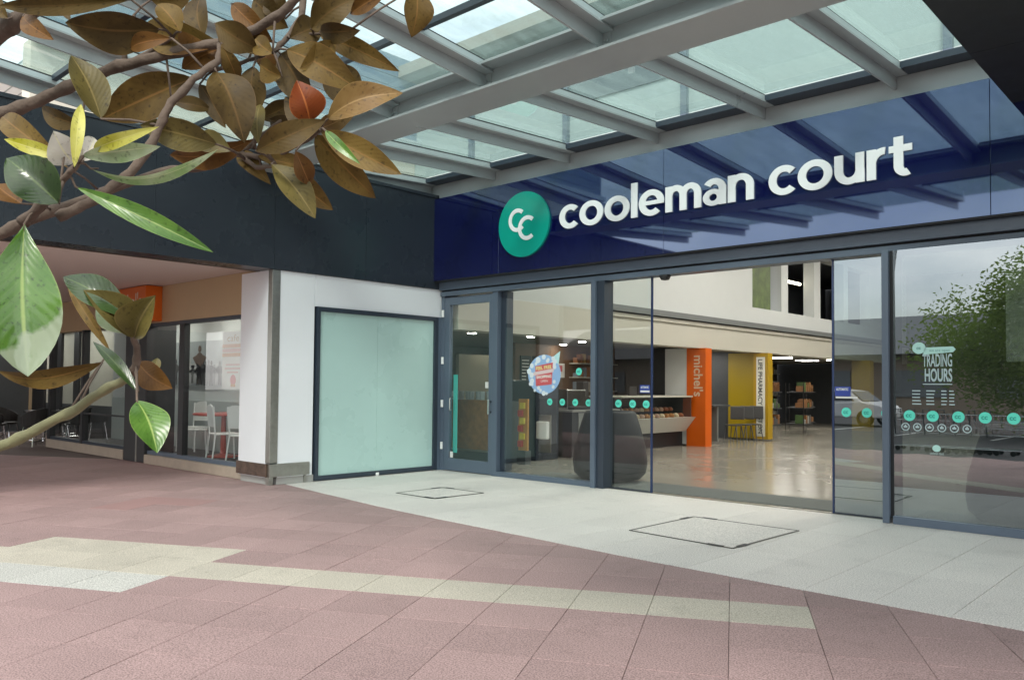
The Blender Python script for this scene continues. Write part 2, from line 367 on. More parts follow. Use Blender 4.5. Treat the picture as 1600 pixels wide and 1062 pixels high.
# frosted window
fw = thing('frosted_window', (0, -1.35, 0), 'frosted teal display window in a dark frame on the white side wall', 'window')
box('frame', -.10, .028, -2.55, -2.49, 0.012, 2.598, frame_d, fw); box('frame', -.10, .028, -.20, -.12, 0.012, 2.598, frame_d, fw)
box('frame', -.10, .028, -2.489, -.201, 2.53, 2.598, frame_d, fw); box('frame', -.10, .028, -2.489, -.201, .012, .075, frame_d, fw)
box('frame', -.10, .028, -.119, -.0, .0, 2.598, frame_m, fw)
for ya, yb in ((-2.489, -1.389), (-1.386, -.201)): box('frosted_pane', -.03, -.012, ya, yb, .076, 2.529, frost, fw)
for o in kids(fw):
    if o.name.startswith('frosted'): o.data.materials[0] = frost
box('floor_bolt', -.01, .04, -1.42, -1.36, .0, .05, white_pl, fw, bevel=.008)
box('window_box_back', -.6, -.45, -2.5, -.2, 0, 2.6, white_panel, fw)

# ---------------------------------------------------------------- fascia sign
sg = thing('fascia_sign', (4.6, -.25, 3.2), 'glossy navy fascia sign with white lettering and a round teal logo above the glass doors', 'sign')
for a, b in ((.032, 1.55), (1.554, 4.568), (4.572, 8.40), (8.404, 12.5)): box('sign_panel', a, b, -.25, -.10, 3.205, 4.602, sign_blue, sg, bevel=.002)
box('soffit_trim', .04, 12.5, -.243, -.03, 3.19, 3.203, mat('dark_trim', (.02, .02, .022), .5), sg)
disc('logo_disc', 2.10, -.2515, 3.91, .50, teal, sg, th=.035, seg=72, rx=.515)
def arc(cx, cz, r, w, a0, a1, y0, y1, m, name, parent, n=28):
    V = []; Fc = []
    for i in range(n+1):
        a = math.radians(a0+(a1-a0)*i/n); c, s_ = math.cos(a), math.sin(a)
        for rr in (r-w/2, r+w/2):
            for y in (y0, y1): V.append((cx+rr*c, y, cz+rr*s_))
    for i in range(n):
        k = 4*i
        Fc += [(k+1, k+3, k+7, k+5), (k, k+4, k+6, k+2), (k, k+1, k+5, k+4), (k+2, k+6, k+7, k+3)]
    Fc += [(0, 2, 3, 1), (4*n, 4*n+1, 4*n+3, 4*n+2)]
    return mkobj(name, V, Fc, m, parent)
arc(1.985, 3.985, .150, .062, 48, 315, -.287, -.296, letter_m, 'logo_letter', sg)
arc(2.19, 3.845, .158, .062, 48, 310, -.287, -.297, letter_m, 'logo_letter', sg)
def letter(ch):
    """one bold lower case letter as strokes: list of closed outlines in x-height units, and its width"""
    SW = .27; o = []
    def ring(cx, cz, rx, rz, a0, a1, w=SW, wz=None, n=26):
        wz = wz or w*.86; P = []
        for i in range(n+1):
            t = math.radians(a0+(a1-a0)*i/n); P.append(((cx+rx*math.cos(t), cz+rz*math.sin(t)), (cx+(rx-w)*math.cos(t), cz+(rz-wz)*math.sin(t))))
        o.append(P)
    def bar(x0, x1, z0, z1): o.append([((x0, z1), (x0, z0)), ((x1, z1), (x1, z0))])
    if ch == 'c': ring(.53, .5, .53, .53, 44, 316); w = .93
    elif ch == 'o': ring(.56, .5, .56, .53, 0, 360, n=44); w = 1.12
    elif ch == 'l': bar(0, SW, 0, 1.42); w = SW
    elif ch == 'e': ring(.53, .5, .53, .53, 0, 312); bar(.1, 1.045, .42, .58); w = 1.05
    elif ch in 'nu':
        ring(.46, .55, .46, .47, 0, 180); bar(0, SW, 0, 1.0 if ch == 'n' else .56); bar(.92-SW, .92, 0, .56); w = .92
        if ch == 'u': o = [[(((.92-p[0]), 1-p[1]), ((.92-q[0]), 1-q[1])) for p, q in P] for P in o]; bar(.92-SW, .92, 0, 1.0)
    elif ch == 'm': ring(.42, .58, .42, .44, 0, 180); ring(.42+.84-SW, .58, .42, .44, 0, 180); bar(0, SW, 0, 1.0); bar(.84-SW, .84, 0, .59); bar(1.68-2*SW, 1.68-SW, 0, .59); w = 1.68-SW
    elif ch == 'a': ring(.42, .60, .44, .42, 0, 146); ring(.38, .30, .38, .315, 0, 360, w=.235, wz=.18, n=36); bar(.86-SW, .86, 0, .61); w = .86
    elif ch == 'r': bar(0, SW, 0, 1.0); ring(.50, .50, .50, .52, 84, 168); w = .58
    elif ch == 't': bar(.14, .14+SW, .30, 1.28); bar(0, .66, .78, 1.0); ring(.47, .34, .33, .36, 180, 296); w = .66
    return o, w
def word(txt, x0, x1, z, xh, y0, parent, gp=.065):
    tot = sum(letter(c)[1] for c in txt)+gp*(len(txt)-1); k = (x1-x0)/tot; x = x0
    for c in txt:
        strokes, w = letter(c); V = []; Fc = []
        for q, P in enumerate(strokes):
            yf = y0-.0006*q; n = len(P); b0 = len(V)
            for (px_, pz), (qx, qz) in P:
                V += [(x+px_*k, yf, z+pz*xh), (x+qx*k, yf, z+qz*xh), (x+px_*k, y0+.016, z+pz*xh), (x+qx*k, y0+.016, z+qz*xh)]
            for i in range(n-1):
                a_ = b0+4*i; Fc += [(a_, a_+4, a_+5, a_+1), (a_+2, a_+3, a_+7, a_+6), (a_, a_+2, a_+6, a_+4), (a_+1, a_+5, a_+7, a_+3)]
            Fc += [(b0, b0+1, b0+3, b0+2), (b0+4*n-4, b0+4*n-2, b0+4*n-1, b0+4*n-3)]
        mkobj('letter', V, Fc, letter_m, parent); x += (w+gp)*k
word('cooleman', 2.80, 5.86, 3.745, .335, -.272, sg)
word('court', 6.05, 7.67, 3.745, .335, -.272, sg)

# ---------------------------------------------------------------- glazed entrance
en = thing('glass_entrance', (4.2, 0, 0), 'slate framed glass entrance with a hinged door and open glass sliding doors', 'entrance')
box('header_beam', .03, 12.5, -.12, .12, 3.055, 3.189, frame_m, en, bevel=.004)
box('header_rail', .03, 12.5, -.09, .12, 2.955, 3.03, frame_m, en, bevel=.004)
box('header_groove', .03, 12.5, -.05, .12, 3.03, 3.055, gasket, en)
box('mullion', 0.03, .105, -.06, .10, 0, 2.955, frame_m, en, bevel=.004)
box('mullion', 1.252, 1.368, -.07, .10, 0, 2.955, frame_m, en, bevel=.004)
box('mullion', 1.372, 1.50, .02, .16, 0.08, 2.955, frame_d, en)  # dark strip standing in for the shade on the inner side of the mullion
po = box('mullion', 3.29, 3.37, -.14, .12, 0, 2.955, frame_m, en, bevel=.004)
box('mullion', 3.372, 3.50, -.10, .12, 0, 2.955, frame_d, en, bevel=.004)
box('mullion', 7.335, 7.405, -.24, .10, 0, 2.955, frame_m, en, bevel=.004)
box('mullion', 7.405, 7.44, -.19, .10, 0.06, 2.955, gasket, en)
box('mullion', 10.6, 10.68, -.24, .10, 0, 2.955, frame_m, en)
box('bottom_rail', 1.368, 3.29, -.07, .06, 0, .075, frame_m, en, bevel=.003)
box('bottom_rail', 7.441, 12.5, -.24, -.12, 0, .085, frame_m, en, bevel=.003)
box('glass_pane', 1.50, 3.29, -.012, 0, .075, 2.955, glass, en)
box('glass_pane', 7.441, 10.6, -.186, -.174, .085, 2.955, glass_r, en)
box('glass_pane', 10.68, 12.5, -.186, -.174, .085, 2.955, glass_r, en)
box('top_filler', 7.405, 12.5, -.17, -.10, 2.90, 2.954, frame_d, en)
# sliding leaves
for xa, xb, gm in ((3.51, 4.21, glass), (6.70, 7.34, glass_r)):
    lf = box('sliding_door', xa+.012, xb-.012, .035, .047, .02, 2.95, gm, en)
    box('edge_strip', xb-.012 if xa < 5 else xa-.012, xb+.012 if xa < 5 else xa+.012, .028, .054, .0, 2.954, mat('door_edge_blue', s2l((40, 56, 92)), .25), lf)
    box('floor_guide', xa, xb, .03, .055, 0, .018, frame_d, lf)
# hinged door
hd = box('door_stile', .106, .225, -.05, .03, .012, 2.93, frame_m, en, bevel=.003); hd.name = 'hinged_door'
box('stile', 1.165, 1.245, -.05, .03, .012, 2.93, frame_m, hd, bevel=.003)
box('top_rail', .226, 1.164, -.05, .03, 2.80, 2.93, frame_m, hd, bevel=.003)
box('kick_rail', .226, 1.164, -.05, .03, .012, .21, frame_m, hd, bevel=.003)
box('door_glass', .226, 1.164, -.016, -.006, .21, 2.80, glass, hd)
for z in (.42, 1.13, 1.86, 2.66): MB().tube([(.085, -.075, z-.06), (.085, -.075, z+.06)], .024, 10).build('hinge', white_pl, hd, smooth=False)
mb = MB(); mb.box(1.21, 1.245, -.12, -.10, .98, 1.22).box(1.215, 1.24, -.10, -.05, 1.0, 1.03).box(1.215, 1.24, -.10, -.05, 1.17, 1.2); mb.build('handle', chrome, hd, bevel=.005)
MB().tube([(.28, -.018, 1.0), (.275, -.07, 1.03), (.275, -.07, 1.22), (.28, -.018, 1.25)], .011, 8).build('pull_handle', chrome, hd)
MB().lathe([(.001, -.07), (.055, -.06), (.075, -.02), (.08, 0)], (4.46, -.03, 2.953), 20).build('sensor', black_m, en, smooth=True)

# ---------------------------------------------------------------- stickers on the glass
def sticker(name, cx, y, cz, r, m, label, grp=None, mark=None, cat='sticker'):
    t = thing(name, (cx, y, cz), label, cat, grp); disc('sticker_face', cx, y, cz, r, m, t, th=.0015, seg=28)
    return t
dot_m = mat('dot_teal', s2l((96, 222, 200)), .45, emit=None); dot_d = mat('dot_teal_dark', s2l((22, 150, 132)), .45)
ordw = ['first', 'second', 'third', 'fourth', 'fifth', 'sixth', 'seventh', 'eighth']
def dots(xs, y, z, r, where, grp='teal logo dots across the glass'):
    for i, x in enumerate(xs):
        t = sticker('glass_dot', x, y, z, r, dot_m, '%s teal logo dot from the left %s' % (ordw[i], where), grp)
        facing_text('cc', r*1.15, dot_d, 'mark', t, x-r*.62, y-.002, z-r*.28, bold=.002)
dots((2.43, 2.675, 2.92, 3.165), -.014, 1.205, .052, 'on the fixed pane beside the hinged door')
dots((3.66, 3.90, 4.125), .033, 1.205, .055, 'on the left sliding door')
dots((6.85, 7.08, 7.29), .033, 1.175, .055, 'on the right sliding door')
dots((7.60, 7.83, 8.075, 8.32, 8.57), -.188, 1.165, .058, 'on the large right hand pane')
t = sticker('glass_dot', 2.985, -.014, 1.66, .055, dot_m, 'single teal logo dot standing above the row beside the round notice', 'teal logo dots across the glass')
facing_text('cc', .06, dot_d, 'mark', t, 2.953, -.0165, 1.645, bold=.002)
rs = thing('round_notice', (2.315, -.014, 1.62), 'round pale blue notice with a red panel stuck on the glass', 'sticker')
disc('notice_face', 2.315, -.014, 1.62, .30, mat('notice_blue', s2l((150, 185, 225)), .5), rs, th=.002, seg=40, rx=.325)
for k in range(22):
    a = random.uniform(0, 6.28); rr = random.uniform(.72, 1.02)
    disc('cloud', 2.315+.32*rr*math.cos(a), -.0165, 1.62+.295*rr*math.sin(a), random.uniform(.02, .05), mat('notice_white', (.72, .78, .82), .5), rs, th=.001+.0001*k, seg=10)
red = mat('notice_red', s2l((206, 92, 96)), .5)
V = [(2.135, -.0185, 1.745), (2.155, -.0185, 1.44), (2.47, -.0185, 1.47), (2.49, -.0185, 1.80)]; V += [(x, y-.0015, z) for x, y, z in V]
mkobj('red_panel', V, BF, red, rs)
tw = mat('notice_text', (.8, .82, .76), .5); ty = mat('notice_text_yellow', s2l((228, 226, 150)), .5)
facing_text('FEEL FREE', .07, ty, 'lettering', rs, 2.155, -.0205, 1.685, bold=.002, width=.31, rot=.09)
V = [(2.10, -.0205, 1.60), (2.11, -.0205, 1.655), (2.52, -.0205, 1.71), (2.50, -.0205, 1.655)]; V += [(x, y-.001, z) for x, y, z in V]
mkobj('ribbon', V, BF, mat('notice_pinkwhite', s2l((222, 200, 200)), .5), rs)
facing_text('SHOPPING', .06, tw, 'lettering', rs, 2.165, -.0205, 1.555, bold=.002, width=.30, rot=.06)
facing_text('OPEN', .045, tw, 'lettering', rs, 2.25, -.0205, 1.50, width=.14, rot=.05)
V = [(2.50, -.0165, 1.80), (2.60, -.0165, 1.78), (2.63, -.0165, 1.97), (2.48, -.0165, 1.88)]; V += [(x, y-.001, z) for x, y, z in V]
mkobj('corner_tag', V, BF, mat('notice_aqua', s2l((186, 226, 228)), .5), rs)
# trading hours decal
th = thing('trading_hours_decal', (7.86, -.19, 1.6), 'pale lettering TRADING HOURS with icons printed on the right glass pane', 'decal')
dm = mat('decal_aqua', s2l((176, 220, 212)), .5); dw = mat('decal_pale', s2l((168, 190, 192)), .5); dtx = mat('decal_text_dark', s2l((96, 150, 142)), .5)
disc('logo_badge', 7.70, -.188, 1.885, .062, dm, th, seg=24, rx=.066)
V = [(7.74, -.188, 1.815), (8.03, -.188, 1.835), (8.055, -.188, 1.865), (8.03, -.188, 1.895), (7.76, -.188, 1.89)]
V += [(x, y-.002, z) for x, y, z in V]; mkobj('banner', V, [(0, 1, 2, 3, 4), (9, 8, 7, 6, 5)]+[(i, i+5, (i+1) % 5+5, (i+1) % 5) for i in range(5)], dm, th)
facing_text('we are open', .04, dtx, 'lettering', th, 7.80, -.1905, 1.845, width=.2)
facing_text('cc', .05, dtx, 'lettering', th, 7.675, -.1905, 1.87, bold=.002)
facing_text('TRADING', .185, dw, 'lettering', th, 7.735, -.188, 1.69, bold=.004, width=.285)
facing_text('HOURS', .185, dw, 'lettering', th, 7.755, -.188, 1.535, bold=.005, width=.265)
box('rule', 7.735, 8.02, -.19, -.188, 1.497, 1.507, dw, th)
for r_ in range(5):
    for c_, xx in enumerate((7.63, 7.77, 7.915, 7.99)):
        w = (.10, .09, .055, .055)[c_]*random.uniform(.75, 1); box('hours_line', xx, xx+w, -.19, -.188, 1.425-.035*r_, 1.437-.035*r_, dw, th)
for i in range(6):
    x = 7.56+i*.119
    arc(x, 1.045, .038, .010, 0, 359.9, -.188, -.19, dw, 'icon_ring', th, n=20)
    box('icon_bar', x-.018, x+.018, -.19, -.188, 1.035, 1.055, dw, th); box('icon_stem', x-.006, x+.006, -.19, -.188, 1.0551, 1.068, dw, th)
disc('small_badge', 7.865, -.188, .83, .036, dm, th, seg=20, rx=.04)
facing_text('cooleman court', .04, dw, 'lettering', th, 7.80, -.188, .765, width=.135)
# small push plates
a = box('door_notice', 1.06, 1.13, -.0185, -.0165, 1.40, 1.50, paper); tag(a, 'small white notice on the hinged door glass above its handle', 'notice')
a = box('door_notice', .24, .31, -.0185, -.0165, .225, .325, paper); tag(a, 'small white notice low on the hinged door glass', 'notice')
bst = thing('blue_notice', (4.17, .03, 1.44), 'blue and white strip notice on the left sliding door edge', 'notice')
box('notice_face', 4.02, 4.185, .031, .033, 1.36, 1.47, mat('notice_navy', s2l((44, 66, 150)), .5), bst); facing_text('AUTOMATIC', .04, tw, 'lettering', bst, 4.035, .0305, 1.425, width=.13, bold=.001)
box('white_strip', 4.03, 4.18, .0295, .0305, 1.37, 1.395, paper, bst)
bst = thing('blue_notice', (6.80, .03, 1.44), 'blue and white strip notice on the right sliding door edge', 'notice')
box('notice_face', 6.72, 6.90, .031, .033, 1.36, 1.47, MATS['notice_navy'], bst); facing_text('AUTOMATIC', .04, tw, 'lettering', bst, 6.735, .0305, 1.425, width=.14, bold=.001)
box('white_strip', 6.73, 6.98, .0295, .0305, 1.335, 1.355, paper, bst)
a = box('door_banner', .235, .33, .05, .06, .30, 1.62, mat('teal_banner', s2l((70, 190, 178)), .4)); tag(a, 'narrow teal banner standing behind the hinged door glass', 'banner')

# ---------------------------------------------------------------- canopy
SL = .051
cn = thing('glass_canopy', (4, -4, 4.5), 'steel framed canopy with teal glass roof panes over the forecourt', 'canopy')
RX = [-.15+1.525*k for k in range(8)]
mb = MB().box(-.35, 12.5, -3.74, -3.22, 4.44, 4.465).box(-.35, 12.5, -3.49, -3.47, 4.465, 4.735).box(-.35, 12.5, -3.68, -3.28, 4.735, 4.76)
mb.build('main_beam', canopy_m, cn)
box('wall_beam', -.35, 12.5, -.16, -.09, 4.604, 4.865, canopy_m, cn)
box('wall_gutter', -.35, 12.5, -.40, -.09, 4.868, 4.94, frame_d, cn)
SN = -.088; YE = -8.9
def zn(z): return z+(SL-SN)*(-3.48)   # both slopes meet over the main beam
for x in RX:
    for ya, yb, sl, dz in ((-.165, -3.465, SL, 0), (-3.495, YE, SN, (SL-SN)*-3.48)):
        mb = MB().box(x-.012, x+.012, yb, ya, 4.735+dz, 4.874+dz, sl).box(x-.125, x+.125, yb, ya, 4.874+dz, 4.893+dz, sl)
        mb.build('rafter', canopy_m, cn)
        box('glazing_rail', x-.085, x+.115, yb, ya, 4.8935+dz, 4.955+dz, rail_m, cn, sl=sl)
        box('glazing_gasket', x-.07, x+.10, yb, ya, 4.955+dz, 4.978+dz, gasket, cn, sl=sl)
    mb = MB().box(x+.012, x+.10, -3.50, -3.492, 4.466, 4.70).box(x-.10, x-.012, -3.50, -3.492, 4.466, 4.70); mb.build('cleat', canopy_m, cn)
    mb = MB()
    for dx in (.035, .075):
        for z in (4.53, 4.62): mb.tube([(x+dx, -3.51, z), (x+dx, -3.525, z)], .012, 6)
    mb.build('bolt', canopy_m, cn)
for a, b in zip(RX, RX[1:]):
    for y0, y1, sl, dz in ((-.36, -3.45, SL, 0), (-3.51, -4.47, SN, zn(0)), (-4.47, -6.2, SN, zn(0)), (-6.2, YE, SN, zn(0))):
        box('roof_pane', a+.05, b-.04, y1+.008, y0-.008, 4.985+dz, 5.0+dz, roofglass, cn, sl=sl)
    for y, sl, dz in ((-4.47, SN, zn(0)), (-6.2, SN, zn(0)), (-3.56, SN, zn(0)), (-3.40, SL, 0)):
        box('transom', a+.118, b-.088, y-.028, y+.028, 4.92+dz, 4.98+dz, frame_d, cn, sl=sl)
# dark soffit on the right
ds = thing('entry_bulkhead', (9.6, -3, 4.3), 'near black panelled soffit hanging at the right end of the canopy', 'soffit')
for ya, yb in ((-.255, -1.85), (-1.856, -4.2), (-4.206, -6.6), (-6.606, -9)):
    box('soffit_panel', 8.60, 13, yb, ya, 4.30, 4.50, mat('soffit_black', (.014, .0145, .014), .45, var=.08, vscale=3), ds)
# upper storeys seen through the canopy
up = thing('upper_storey', (4, 1, 5), 'pale rendered upper storey of the centre seen through the canopy glass', 'building')
box('wall', -1.2, 14, .10, .40, 4.61, 6.9, mat('upper_render', (.40, .47, .455), .7, var=.05, vscale=1.5), up)
box('eave', -1.6, 14, -.35, .5, 6.9, 7.1, mat('eave_brown_grey', (.30, .28, .24), .7), up)
for x in (.55, 2.6, 4.65, 7.9): box('window_post', x, x+.09, .03, .099, 4.7, 6.9, frame_m, up)
box('window_pane', 2.7, 4.64, .07, .098, 5.7, 6.8, mat('upper_glass', (.10, .13, .14), .05), up)
w2 = thing('wing_upper_storey', (-2, -2.5, 5), 'slate blue clad upper storey above the side wing with a cream band', 'building')
box('cream_band', -1.2, -.9, -6.2, .09, 4.5, 5.75, mat('cream_render', (.62, .58, .48), .7), w2)
slate = mat('slate_cladding', s2l((96, 120, 140)), .5, var=.05, vscale=4)
for k in range(8): box('cladding_board', -1.02-.02*(k % 2), -.86, -6.2, .09, 5.76+.19*k, 5.94+.19*k, slate, w2)
box('gutter', -.86, -.72, -6.2, .09, 5.70, 5.80, rail_m, w2)
slat_m = mat('pale_slats', (.70, .74, .74), .55)
for k in range(26):
    y = -5.75+k*.19
    if y > -.9: break
    box('soffit_slat', -14, -1.25, y, y+.165, 6.02, 6.06, slat_m, w2)
box('soffit_backing', -14, -1.25, -5.75, -.9, 6.062, 6.10, mat('slat_gap', (.25, .30, .32), .7), w2)
box('roof_wall', -14, -1.25, -.9, -.6, 4.6, 6.1, slate, w2)

# ---------------------------------------------------------------- left arcade
arc_ = box('arcade_ceiling', -16, -.401, -10.1, -3.05, 3.14, 3.22, arc_ceil); tag(arc_, 'pinkish painted ceiling of the covered walkway', kind='structure')
af = box('arcade_end_wall', -16.2, -16.0, -10, 2, 0, 3.2, darkgrey); tag(af, 'dark far end wall of the covered walkway', 'wall')  # plain dark grey end wall of the walkway
cs = thing('cafe_shopfront', (-3, -3.1, 0), 'cafe shopfront with tan bulkhead, dark frames and a low stone sill under the walkway', 'shopfront')
YS = -3.14
box('bulkhead', -5.4, -.86, YS, YS+.15, 2.50, 3.138, tanp, cs)
box('sill', -4.3, -.86, YS-.08, YS+.15, 0, .16, mat('stone_sill', (.40, .33, .26), .7, var=.1, vscale=8), cs, bevel=.01)
box('frame', -5.4, -.86, YS+.02, YS+.12, 2.44, 2.499, frame_d, cs); box('frame', -4.35, -.86, YS+.0, YS+.10, .162, .225, frame_m, cs)
box('frame', -.94, -.86, YS-.01, YS+.10, .2255, 2.44, frame_m, cs); box('frame', -3.18, -3.0, YS, YS+.10, .2255, 2.44, black_m, cs)
box('glass_pane', -2.999, -.941, YS+.05, YS+.058, .2255, 2.44, glass, cs); box('glass_pane', -4.30, -3.181, YS+.05, YS+.058, .2255, 2.44, glass, cs)
box('dark_entry_block', -5.25, -4.36, YS-.05, YS+.5, 0, 2.50, black_m, cs, bevel=.01)  # solid black block standing in for the dark entrance opening
box('entry_strip', -4.72, -4.66, YS-.056, YS-.051, 0, 2.49, steel, cs)
orl = thing('orange_lightbox', (-4.5, -3.3, 2.8), 'orange lightbox sign with cream script on the walkway bulkhead', 'sign')
box('box', -5.15, -3.86, YS-.30, YS-.002, 2.52, 3.13, orange_d, orl, bevel=.01)
facing_text("michel's", .42, mat('sign_cream', (.70, .60, .48), .5), 'lettering', orl, -5.12, YS-.302, 2.72, bold=.006, width=1.10)
# inside the cafe
ci = thing('cafe_room', (-4, -1, 0), 'pale cafe interior behind the shopfront glass', 'room')
box('back_wall', -9.1, -.21, -1.9, -1.8, 0, 3.0, mat('cafe_wall', (.55, .58, .58), .6), ci); box('ceiling', -9.1, -.21, YS+.16, -1.9, 2.75, 2.9, mat('cafe_ceiling', (.42, .40, .38), .6, var=.1, vscale=2), ci)
box('floor', -9.1, -.21, YS+.16, -1.9, .0, .16, darkgrey, ci); box('side_wall', -.60, -.21, YS+.16, -1.901, .16, 2.75, mat('cafe_wall', (.5, .5, .5)), ci)
box('dado', -9.0, -.7, -1.95, -1.901, .16, 1.1, mat('cafe_dado', (.42, .46, .45), .4), ci)
for x in (-1.6, -3.6, -5.6): box('light_panel', x-.5, x+.5, -2.6, -2.4, 2.735, 2.749, tube_m, ci)
# mural
mu = thing('mural_photo', (-5, -1.92, 1.8), 'large black and white photo mural of a crowd on the cafe wall', 'picture')
box('print', -5.55, -3.95, -1.94, -1.901, 1.38, 2.25, mat('mural_grey', (.30, .33, .34), .6, var=.25, vscale=2.2), mu); box('print', -6.9, -5.75, -1.94, -1.901, 1.38, 2.25, MATS['mural_grey'], mu)
def figure(x, z, h, m, nm='printed_figure'):
    mb = MB(); mb.lathe([(.001, -.08*h), (.07*h, -.05*h), (.085*h, 0), (.06*h, .08*h), (.001, .1*h)], (0, 0, 0), 10)
    V = [(x+v[0], -1.945+v[1]*.05, z+h*.86+v[2]) for v in mb.v]
    f2 = list(mb.f); k = len(V)
    pr = [(-.14, .0), (-.10, .42), (-.30, .60), (-.36, .66), (-.16, .72), (-.05, .78), (.05, .78), (.16, .72), (.36, .66), (.30, .60), (.10, .42), (.14, .0), (.03, .0), (0, .32), (-.03, .0)]
    V += [(x+a*h, -1.942, z+b*h) for a, b in pr]+[(x+a*h, -1.948, z+b*h) for a, b in pr]; n = len(pr)
    f2 += [tuple(k+i for i in range(n)), tuple(k+n+i for i in range(n-1, -1, -1))]
    mkobj(nm, V, f2, m, mu)
rf = random.Random(4); tones = [mat('print_tone%d' % k, (v, v*1.02, v*1.03), .6) for k, v in enumerate((.02, .05, .10, .16, .40))]
for k in range(22):
    x = -6.75+k*.128 if k < 8 else -5.45+(k-8)*.108
    figure(x, 1.385+rf.uniform(0, .06), rf.uniform(.36, .56), rf.choice(tones))
figure(-4.85, 1.42, .78, mat('fig_brown', (.10, .06, .04), .6))
po_ = thing('cafe_poster', (-1.4, -3.08, 1.8), 'white vertical cafe poster with pink stripes and a cupcake hanging in the window', 'poster')
box('sheet', -1.83, -1.18, YS+.075, YS+.08, 1.36, 2.26, paper, po_)
for z, c in ((2.00, (205, 150, 110)), (1.93, (214, 170, 165)), (1.86, (205, 150, 100))): box('stripe', -1.83, -1.18, YS+.0715, YS+.0748, z, z+.055, mat('stripe%d' % int(z*100), s2l(c), .6), po_)
for k, w in enumerate((.42, .5, .34)): box('text_line', -1.5-w/2, -1.5+w/2, YS+.0715, YS+.0748, 1.72-.06*k, 1.745-.06*k, mat('poster_pink', s2l((214, 176, 170)), .6), po_)
facing_text('cafe', .15, mat('poster_gold', s2l((176, 150, 110)), .6), 'lettering', po_, -1.68, YS+.073, 2.1, width=.36)
disc('cupcake_top', -1.48, YS+.0748, 1.49, .085, mat('cup_pink', s2l((216, 130, 130)), .6), po_, th=.003, seg=20)
box('cupcake_base', -1.55, -1.41, YS+.0715, YS+.0748, 1.385, 1.43, mat('stripe200', (.4, .2, .1)), po_)
# white chairs and red table
def white_chair():
    t = thing('cafe_chair', (0, 0, 0), '', 'chair', 'white cafe chairs inside the window')
    box('seat', -.21, .21, -.21, .21, .43, .455, white_pl, t, bevel=.01)
    V = []; n = 9
    for i in range(n):
        a = math.pi*i/(n-1); x = -.2*math.cos(a); z = .84+.09*math.sin(a)
        V += [(x, .205, .56), (x, .225, .56), (x, .235, z), (x, .255, z)]
    Fc = []
    for i in range(n-1):
        k = 4*i; Fc += [(k, k+4, k+6, k+2), (k+1, k+3, k+7, k+5), (k+2, k+6, k+7, k+3), (k, k+1, k+5, k+4)]
    Fc += [(0, 2, 3, 1), (4*n-4, 4*n-3, 4*n-1, 4*n-2)]
    mkobj('backrest', V, Fc, white_pl, t)
    for sx in (-1, 1):
        MB().tube([(sx*.19, -.19, .43), (sx*.21, -.22, 0)], .014, 6).build('leg', white_pl, t)
        MB().tube([(sx*.20, .24, .9), (sx*.19, .2, .43), (sx*.22, .25, 0)], .014, 6).build('leg', white_pl, t)
    return t
wc0 = white_chair()
for i, (x, y, rz, lb) in enumerate(((-2.35, -2.72, 2.9, 'white cafe chair with its back to the glass, nearest the poster'), (-1.65, -2.7, 3.3, 'white cafe chair half hidden at the right edge of the window'), (-3.75, -2.55, 2.6, 'white cafe chair by the black mullion'), (-4.5, -2.2, .4, 'white cafe chair deeper in the room behind the mullion'))):
    c = wc0 if i == 0 else copy_tree(wc0)
    c.location = (x, y, .16); c.rotation_euler = (0, 0, rz); c['label'] = lb
rt = thing('red_table', (-3.0, -2.4, .16), 'round red topped cafe table inside the window', 'table')
MB().lathe([(.5, .72), (.52, .74), (.5, .76)], (-3.0, -2.4, .16), 32).build('tabletop', red_table, rt)
MB().lathe([(.06, .04), (.05, .1), (.04, .72)], (-3.0, -2.4, .16), 12).build('pedestal', red_table, rt); MB().lathe([(.26, 0), (.26, .02), (.06, .05)], (-3.0, -2.4, .16), 20).build('base', red_table, rt)
# far shopfront with beige panels
fs = thing('far_shopfront', (-9, -2, 0), 'shopfront with beige blinds between black posts at the far end of the walkway', 'shopfront')
box('sill', -9.4, -5.3, YS-.04, YS+.15, 0, .18, MATS['stone_sill'], fs); box('glass_pane', -9.4, -5.26, YS+.04, YS+.05, .18, 2.5, glass, fs)
box('frame', -9.4, -5.26, YS-.01, YS+.1, .181, .24, frame_d, fs); box('rail', -9.4, -5.26, YS+.0, YS+.03, .78, .81, black_m, fs)
for xa, xb in ((-7.5, -7.38), (-9.4, -9.25)): box('post', xa, xb, YS-.02, YS+.1, .181, 2.5, black_m, fs)
for xa, xb in ((-20, -16.3), (-14.72, -14.1), (-13.45, -12.55), (-12.2, -9.9)): box('blind', xa, xb, -1.5, -1.45, .85, 2.75, beige, fs)
box('timber_post', -16.29, -15.7, -1.55, -1.42, 0, 2.8, tanp, fs)
for xa, xb in ((-15.69, -14.73), (-14.09, -13.46), (-12.54, -12.21), (-9.89, -9.2)): box('post', xa, xb, -1.56, -1.42, 0, 2.8, black_m, fs)
box('bulkhead', -20, -9.2, -1.7, -1.45, 2.80, 3.138, tanp, fs); box('dado', -20, -9.2, -1.5, -1.45, 0, .849, darkgrey, fs)
box('bulkhead', -9.5, -5.405, YS, YS+.15, 2.50, 3.138, tanp, fs)
for x in (-17.5, -14, -11): a = box('lit_panel', x-.6, x+.6, -2.5, -2.2, 3.12, 3.139, tube_m); tag(a, 'added light panel %s, brightening the blinds of the far walkway shop' % {-17.5: 'furthest left', -14: 'in the middle', -11: 'nearest the black entry block'}[x], 'ceiling light', 'added light panels brightening the far walkway shop')  # panels added only to throw light on the blinds
